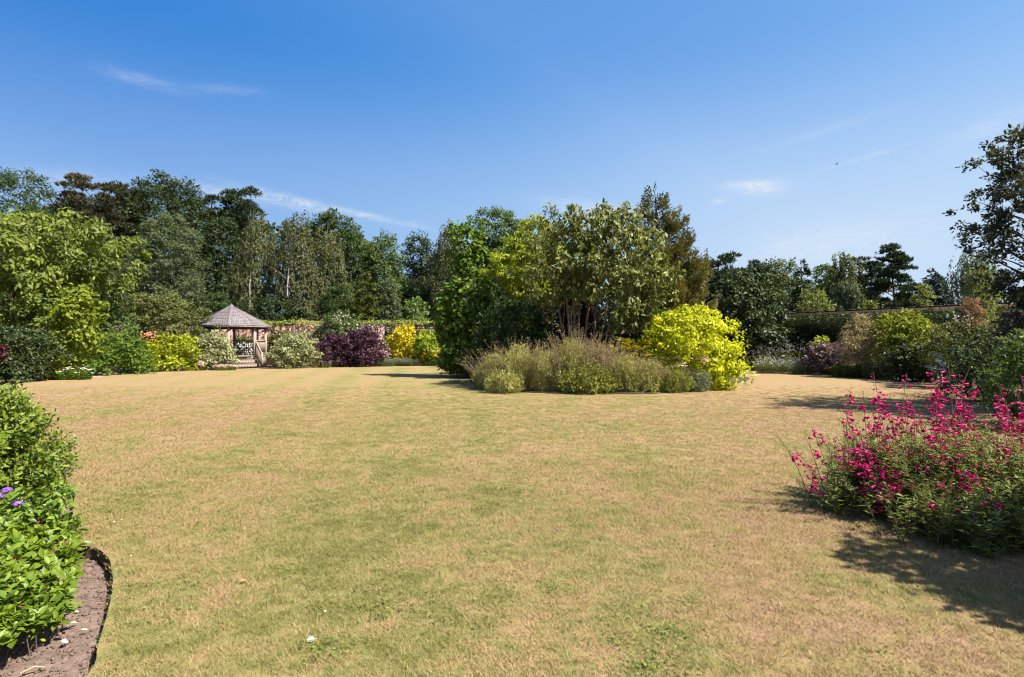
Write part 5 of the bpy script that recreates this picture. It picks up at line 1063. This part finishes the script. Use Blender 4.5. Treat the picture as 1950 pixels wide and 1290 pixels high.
def stems_to(targets, bx, by, jx, jy, g, extra=0, exr=(.5, .9), exspread=.6):
    """flower stems aimed at photograph pixels (px, py, y), rooted in a patch, plus leafy shoots"""
    out = []
    for px, py, y in targets:
        t = (wx(px, y), y, wz(py, y)); b = (t[0] * .35 + bx * .65 + g.normal(0, jx * .6), y * .35 + by * .65 + g.normal(0, jy * .6), -.06); out.append((b, t, True))
    for _ in range(extra):
        b = np.array([bx + g.normal(0, jx), by + g.normal(0, jy), -.06]); a = g.uniform(0, 6.28); r = min(abs(g.normal(0, exspread)), exspread * 1.4); h = g.uniform(*exr); out.append((tuple(b), (b[0] + r * math.cos(a), b[1] + r * math.sin(a), h), False))
    return out
gP = np.random.default_rng(31)
def more(n, poly):                     # further flower stems inside a patch of the photograph
    q = np.array(poly, float); lo, hi = q[:, :2].min(0), q[:, :2].max(0); out = []
    while len(out) < n:
        a = gP.uniform(lo, hi)
        if inside(q[:, :2], a[:1], a[1:2])[0]: out.append((a[0], a[1], 4.6 + (960 - a[1]) / 300 * 1.3))
    return out
jit = lambda L_, dy=.25: [(px + gP.normal(0, 4), py + gP.normal(0, 5), y + gP.normal(0, dy)) for px, py, y in L_]
penstemon('sprawling left clump of magenta beard-tongue reaching out over the lawn', stems_to(jit([(1506, 856, 5.25), (1545, 815, 5.4), (1540, 900, 5.15), (1575, 820, 5.6), (1600, 762, 5.8), (1622, 728, 6.0), (1640, 745, 5.9), (1668, 745, 5.9), (1650, 800, 5.6), (1690, 770, 5.7),
    (1610, 860, 5.3), (1660, 850, 5.3), (1700, 840, 5.3), (1645, 880, 5.1), (1690, 905, 5.0), (1720, 925, 4.9), (1670, 960, 4.95), (1640, 925, 5.05), (1700, 800, 5.5), (1720, 720, 6.1), (1660, 715, 6.2)] + more(22, [(1600, 770), (1725, 740), (1740, 930), (1650, 960), (1590, 860)]), .1), 3.55, 5.45, .22, .22, gP, 230, (.25, .72), .27), seed=2)
penstemon('tall middle clump of magenta beard-tongue in fullest flower', stems_to(jit([(1772, 690, 5.6), (1785, 715, 5.5), (1800, 695, 5.7), (1820, 705, 5.6), (1775, 740, 5.5), (1802, 745, 5.4), (1830, 740, 5.5), (1850, 695, 5.9), (1862, 720, 5.8), (1760, 770, 5.3), (1790, 780, 5.3), (1820, 780, 5.2),
    (1845, 775, 5.3), (1740, 810, 5.2), (1775, 815, 5.1), (1805, 812, 5.1), (1840, 810, 5.1), (1870, 790, 5.3), (1765, 850, 5.0), (1800, 850, 4.9), (1840, 850, 4.9), (1740, 745, 5.8), (1720, 770, 5.7), (1750, 800, 5.4), (1880, 820, 5.1), (1815, 880, 4.8), (1770, 905, 4.75), (1735, 860, 5.0), (1840, 900, 4.7)] + more(26, [(1735, 730), (1880, 720), (1890, 900), (1760, 930), (1730, 850)]), .1), 4.05, 5.15, .30, .28, gP, 310, (.30, .84), .36), seed=3)
penstemon('right clump of darker magenta beard-tongue running out of the photo edge', stems_to(jit([(1900, 735, 5.4), (1915, 760, 5.3), (1935, 735, 5.5), (1950, 765, 5.2), (1905, 800, 5.1), (1930, 800, 5.0), (1960, 800, 5.1), (1890, 840, 4.9), (1925, 840, 4.8), (1950, 850, 4.8), (1905, 790, 5.3), (1980, 740, 5.4), (1875, 870, 4.7), (1940, 720, 5.7), (1930, 900, 4.5)] + more(16, [(1885, 740), (1990, 730), (1990, 880), (1880, 900)]), .1), 4.6, 4.85, .40, .34, gP, 400, (.3, .82), .45), seed=4)
penstemon('low leafy front clump of beard-tongue with a few magenta flowers, mostly in shadow', stems_to(jit([(1795, 945, 4.45), (1735, 965, 4.75), (1830, 950, 4.4), (1720, 905, 4.8), (1690, 985, 4.75), (1860, 920, 4.35)], .06), 3.75, 4.62, .28, .18, gP, 240, (.18, .48), .26), seed=5, flowerfrac=.6)
# tall shrub that stands just outside the right edge of the photo and throws the big shadow on the lawn
sh = shrub('cherry_laurel', 'tall dense shrub beside the front beard-tongue, throwing the large shadow on the lawn', 2.95, [(60, 2760, 3010), (180, 2640, 3150), (393, 2545, 3250), (800, 2530, 3270), (1080, 2570, 3220), (1230, 2650, 3120)], M_DARK, leaf_px=48, aspect=.5, cover=7, clump_px=130, trunk_r=.04, shell=.2)

# ------------------------------------------------------------------ foreground left: glossy shrub, skimmia, verbena
gF = np.random.default_rng(41)
def near_shrub():
    root = thing('osmanthus', 'bushy evergreen with small glossy holly-like leaves in the left foreground', 'shrub', (-5.0, 4.95, -.06))
    ctr = np.array([-4.98, 4.75, .38]); rad = np.array([.98, .95, .86])
    ns = 3600; d = rvec(ns, gF); d[:, 2] = np.where(d[:, 2] < -.45, -d[:, 2], d[:, 2]); lump = 1 + .09 * np.sin(d[:, 0] * 7 + 1) * np.sin(d[:, 2] * 6) + .06 * np.sin(d[:, 1] * 11 + d[:, 2] * 9)
    r = (.42 + .58 * gF.random(ns) ** .45) * lump; C = ctr + d * rad * r[:, None]
    axis = unit(d * .8 + np.array([0, 0, .75]) + gF.normal(0, .35, (ns, 3))); sl = gF.uniform(.08, .17, ns) ; per = 9
    k = np.repeat(np.arange(ns), per); u = np.tile(np.linspace(0, 1, per), ns); P = C[k] + axis[k] * (u * sl[k])[:, None]; n = len(P)
    a = np.tile(np.arange(per) * 2.4, ns) + np.repeat(gF.uniform(0, 6, ns), per); A = unit(np.cross(axis, np.array([.3, .2, 1.0]))); B = np.cross(axis, A)
    T = unit(A[k] * np.cos(a)[:, None] + B[k] * np.sin(a)[:, None] + axis[k] * (.25 + .9 * u)[:, None]); N = unit(axis[k] + gF.normal(0, .25, (n, 3)))
    L = gF.uniform(.042, .068, n) * (1.1 - .3 * u); W_ = L * .50; tint = np.clip(.35 * gF.random(ns)[k] + .3 * gF.random(n) + .35 * u, 0, 1)
    keep = (P[:, 2] > -.03) & (P[:, 0] > -6.2); P, T, N, L, W_, tint = (q[keep] for q in (P, T, N, L, W_, tint))
    dep = -(P - ctr)[:, 1] / .95 + (P - ctr)[:, 0] / 1.2 + .5 * gF.random(len(P)); vis = (P[:, 0] / P[:, 1] > -.93); o = np.argsort(-(dep + 5 * vis)); pk, rs = o[:900:3][:300], np.setdiff1d(o, o[:900:3][:300])
    pieces(root, 'leaf', LEAF, M_HOLLY, P[pk], T[pk], N[pk], L[pk], W_[pk])
    ge = Geo(); bk = P[rs][:, 1] > 4.95; rf, rb = rs[~bk], rs[bk]; put_leaves(ge, LEAF, P[rf], T[rf], N[rf], L[rf], W_[rf], tint[rf]); put_leaves(ge, DIAMOND, P[rb], T[rb], N[rb], L[rb], W_[rb], tint[rb]); ge.build('foliage', M_HOLLY, root, True, 'stuff', origin=tuple(root.location))
    tg = Geo()
    for i in range(0, ns, 4):
        if C[i, 0] > -6: tg.tube([ctr + (C[i] - ctr) * .86, C[i], C[i] + axis[i] * sl[i]], [.006, .004, .002], 4)
    for i in range(24):
        e = C[gF.integers(ns)]; limbs(tg, (-5.0 + gF.normal(0, .08), 4.95 + gF.normal(0, .08), -.08), [ctr + (e - ctr) * .62], .018, gF, sides=5)
    tg.build('stem', BARK, root, origin=tuple(root.location)); return root
near_shrub()
def skimmia():
    root = thing('skimmia', 'low mat of broad yellow green leaves spreading over the soil in the left corner', 'shrub', (-3.1, 3.55, -.06))
    pts = []
    poly = np.array([gp(x_, y_, .0) for x_, y_ in ((-40, 1262), (60, 1232), (118, 1190), (132, 1150), (142, 1110), (148, 1074), (138, 1046), (60, 1024), (-150, 1030), (-300, 1150), (-200, 1290))])
    ro = 900; x = gF.uniform(-5.2, -2.3, ro * 6); y = gF.uniform(2.4, 5.0, ro * 6); m = inside(poly, x, y); x, y = x[m][:ro], y[m][:ro]
    ro = len(x); z = .03 + .20 * gF.random(ro) ** .6
    dist = np.array([min(np.hypot(px - x[i], py - y[i]) for px, py in poly) for i in range(ro)]); z = z * np.clip(dist / .30, .03, 1) + np.clip(dist - .25, 0, .5) * .28
    P, T, N, L, tn = [], [], [], [], []
    for i in range(ro):
        ax = unit(np.array([gF.normal(.12, .35), gF.normal(-.15, .35), 1.0])); A = unit(np.cross(ax, np.array([1.0, .2, .1]))); B = np.cross(ax, A); m = int(gF.integers(7, 11)); t0 = gF.random(); ph = gF.uniform(0, 6)
        for j in range(m):
            a = ph + j * 2.4; e = .15 + 1.1 * j / m; P.append(np.array([x[i], y[i], z[i]]) + ax * (.05 * j / m)); T.append(unit(A * math.cos(a) + B * math.sin(a) + ax * e)); N.append(unit(ax + gF.normal(0, .2, 3) - T[-1] * .2)); L.append(gF.uniform(.052, .092) * (1.1 - .35 * j / m)); tn.append(np.clip(.3 * t0 + .35 * gF.random() + .35 * j / m, 0, 1))
    P, T, N, L, tn = map(np.array, (P, T, N, L, tn)); W_ = L * .52
    sc_ = np.where(P[:, 0] / P[:, 1] > -.92, 0, 3) + P[:, 1] * .5 - P[:, 2] * 3 + .8 * gF.random(len(P)); o = np.argsort(sc_); pk, rs = o[:300], o[300:]
    pieces(root, 'leaf', LEAF, M_SKIM, P[pk], T[pk], N[pk], L[pk], W_[pk]); ge = Geo(); put_leaves(ge, LEAF, P[rs], T[rs], N[rs], L[rs], W_[rs], tn[rs]); ge.build('foliage', M_SKIM, root, True, 'stuff', origin=tuple(root.location))
    tg = Geo()
    for i in range(0, ro, 3): tg.tube([(x[i] + gF.normal(0, .03), y[i] + gF.normal(0, .03), -.08), (x[i], y[i], z[i] + .01)], [.004, .003], 4)
    tg.build('stem', BARK, root, origin=tuple(root.location))
    bs_ = gF.permutation(ro)[:46]
    mb = leaf_mat('spent_flower', (.16, .035, .04), (.34, .13, .09), .2, glow=(1, .8, .8))
    for i in bs_:
        q = np.array([x[i], y[i], z[i] + .085]); n_ = 16; ge = Geo(); put_leaves(ge, BUD, q + gF.normal(0, .013, (n_, 3)), rvec(n_, gF), rvec(n_, gF), .010, .008, gF.random(n_)); ge.build('flower_cluster', mb, root, origin=tuple(root.location))
    return root
skimmia()
shrub('pieris', 'yellow green leafy fringe where the glossy shrub meets the broad leaved mat', 4.4, [(935, 40, 110), (960, 10, 126), (1000, 0, 138), (1036, -20, 152), (1062, 0, 146)], leaf_mat('leaf_fringe', (.05, .10, .012), (.19, .26, .03), .3, .32, .5), leaf_px=15, aspect=.42, clump_px=26, cover=5, tpl=LEAF, trunk_r=.006, depth=.8)
def verbena_flower(label, head, base, s):
    root = thing('verbena', label, 'flower', (base[0], base[1], -.06), 'violet verbena heads over the glossy shrub'); b = np.array(base + (-.06,)); h = np.array(head); u = np.linspace(0, 1, 9)[:, None]; mid = np.array([b[0] * .7 + h[0] * .3, b[1] * .5 + h[1] * .5, h[2] * .8])
    Geo().tube((1 - u) ** 2 * b + 2 * u * (1 - u) * mid + u * u * h, np.linspace(.0045, .0028, 9), 6).build('stem', STEM, root, True, origin=tuple(root.location))
    n = 34; d = rvec(n, gF); d[:, 2] = np.abs(d[:, 2]); P = h + d * s * np.array([1, 1, .6]); m = 5; k = np.repeat(np.arange(n), m); an = np.tile(np.arange(m) * 1.2566, n); A = unit(np.cross(d, np.array([.2, .1, 1.0]))); B = np.cross(d, A)
    ge = Geo(); put_leaves(ge, DIAMOND, P[k], unit(A[k] * np.cos(an)[:, None] + B[k] * np.sin(an)[:, None] + d[k] * .2), d[k], .009, .007, np.repeat(gF.random(n), m)); ge.build('petals', F_VIOLET, root, origin=tuple(root.location), kind='stuff')
    Geo().tube([h - (0, 0, s * .8), h, h + (0, 0, s * .3)], [.003, s * .7, s * .4], 8).build('calyx', leaf_mat('calyx', (.09, .03, .06), (.2, .08, .14), .2), root, origin=tuple(root.location))
for px, py, y, lab, s in ((13, 934, 3.55, 'upper violet flower head in front of the glossy shrub at the left edge', .026), (34, 960, 3.5, 'lower violet flower head with a pinkish back, over the glossy shrub', .024), (2, 946, 3.62, 'small violet flower head cut by the left photo edge', .018)):
    verbena_flower(lab, (wx(px, y), y, wz(py, y)), (wx(px - 60, y) , y - .05), s)

# ------------------------------------------------------------------ small things lying about
def petal(name, label, cat, px, py, size, asp, mat, z=0.0, yaw=0.0, tilt=.15, group=None):
    x, y = gp(px, py, z); v, f = LEAF; me = mesh_from(name, v * [size, size * asp, size * asp] + [-size / 2, 0, size * .06], f, np.full(len(v), .6), True); me.materials.append(mat)
    me.polygons.foreach_set('use_smooth', np.ones(len(f), bool))
    o = bpy.data.objects.new(name, me); COL.objects.link(o); o.location = (x, y, z + .012); o.rotation_euler = (tilt, tilt * .6, yaw); return tag(o, label, cat, group)
DEADLEAF = leaf_mat('dead_leaf', (.30, .20, .14), (.46, .34, .25), .1, glow=(1, 1, 1)); RUST = leaf_mat('rust_leaf', (.34, .12, .05), (.50, .20, .09), .1)
petal('petal', 'single pale pink petal lying on the bare soil', 'petal', 124, 1226, .044, .8, leaf_mat('petal_pale', (.66, .56, .56), (.80, .70, .70), .2), -.083, 1.2, .5)
petal('fallen_leaf', 'small yellow green leaf fallen on the soil', 'leaf', 82, 1224, .038, .55, M_YEL, -.083, .9, .6)
for px, py, s, yw, lab in ((145, 1169, .036, .3, 'tan dead leaf on the soil, farthest of three'), (141, 1190, .042, .6, 'tan dead leaf on the soil, middle of three'), (161, 1203, .036, .2, 'tan dead leaf on the soil, nearest the lawn edge')): petal('dead_leaf', lab, 'leaf', px, py, s, .6, DEADLEAF, -.083, yw, .1, 'dead leaves on the soil')
x0, y0_ = gp(38, 1285, -.08); x1, y1_ = gp(86, 1273, -.08); t_ = Geo(); t_.tube([(x0, y0_, -.075), ((x0 + x1) / 2, (y0_ + y1_) / 2 + .012, -.062), (x1, y1_, -.075)], [.004, .005, .003], 6); tw_ = t_.build('twig', STEM_DRY, None, True); tag(tw_, 'pale dry twig lying on the soil in the bottom left corner', 'twig')
fe = thing('feather', 'tiny fluffy white feather lying on the grass near the bottom of the photo', 'feather', (*gp(592, 1225), .0)); n = 46; d = rvec(n, gF); d[:, 2] = np.abs(d[:, 2]); ge = Geo(); put_leaves(ge, DIAMOND, d * .004 + [0, 0, .014], d, rvec(n, gF), .019, .007, gF.random(n)); ge.build('down', F_WHITE, fe, kind='stuff')
Geo().tube([(-.02, 0, .012), (0, 0, .018), (.03, .01, .02)], [.001, .0015, .001], 5).build('quill', F_WHITE, fe)
for px, py, s, lab in ((464, 1109, .05, 'rust orange dead leaf lying on the grass left of the feather'), (620, 1168, .02, 'small white speck of petal on the grass above the feather'), (218, 997, .026, 'white petal on the grass beside the glossy shrub'), (232, 992, .018, 'second smaller white petal on the grass beside the glossy shrub'), (250, 1062, .02, 'pinkish petal scrap on the grass right of the soil bed')):
    petal('dead_leaf' if s == .05 else 'petal', lab, 'leaf' if s == .05 else 'petal', px, py, s, .6, RUST if s == .05 else F_WHITE, .012, 1.0, .2)
# a bird far off in the sky
by = 60.0; bl = np.array([wx(1593, by), by, wz(313, by)]); bd = thing('bird', 'tiny dark bird flying high in the sky on the right', 'bird', tuple(bl)); BIRD = surf_mat('bird_feathers', (.01, .01, .012), (.03, .03, .035), 5)
Geo().tube([(-.16, 0, 0), (-.10, 0, .01), (0, 0, .015), (.11, 0, .01), (.17, 0, .012)], [.012, .03, .042, .032, .008], 8).build('body', BIRD, bd, True)
for s_ in (1, -1): Geo().add([(.06, s_ * .03, .02), (-.05, s_ * .03, .02), (-.02, s_ * .2, .09), (.07, s_ * .16, .08), (-.07, s_ * .36, .05), (.06, s_ * .03, .012), (-.05, s_ * .03, .012), (-.02, s_ * .2, .082), (.07, s_ * .16, .072)], [(0, 1, 2), (0, 2, 3), (3, 2, 4), (5, 7, 6), (5, 8, 7), (8, 4, 7)]).build('wing', BIRD, bd)
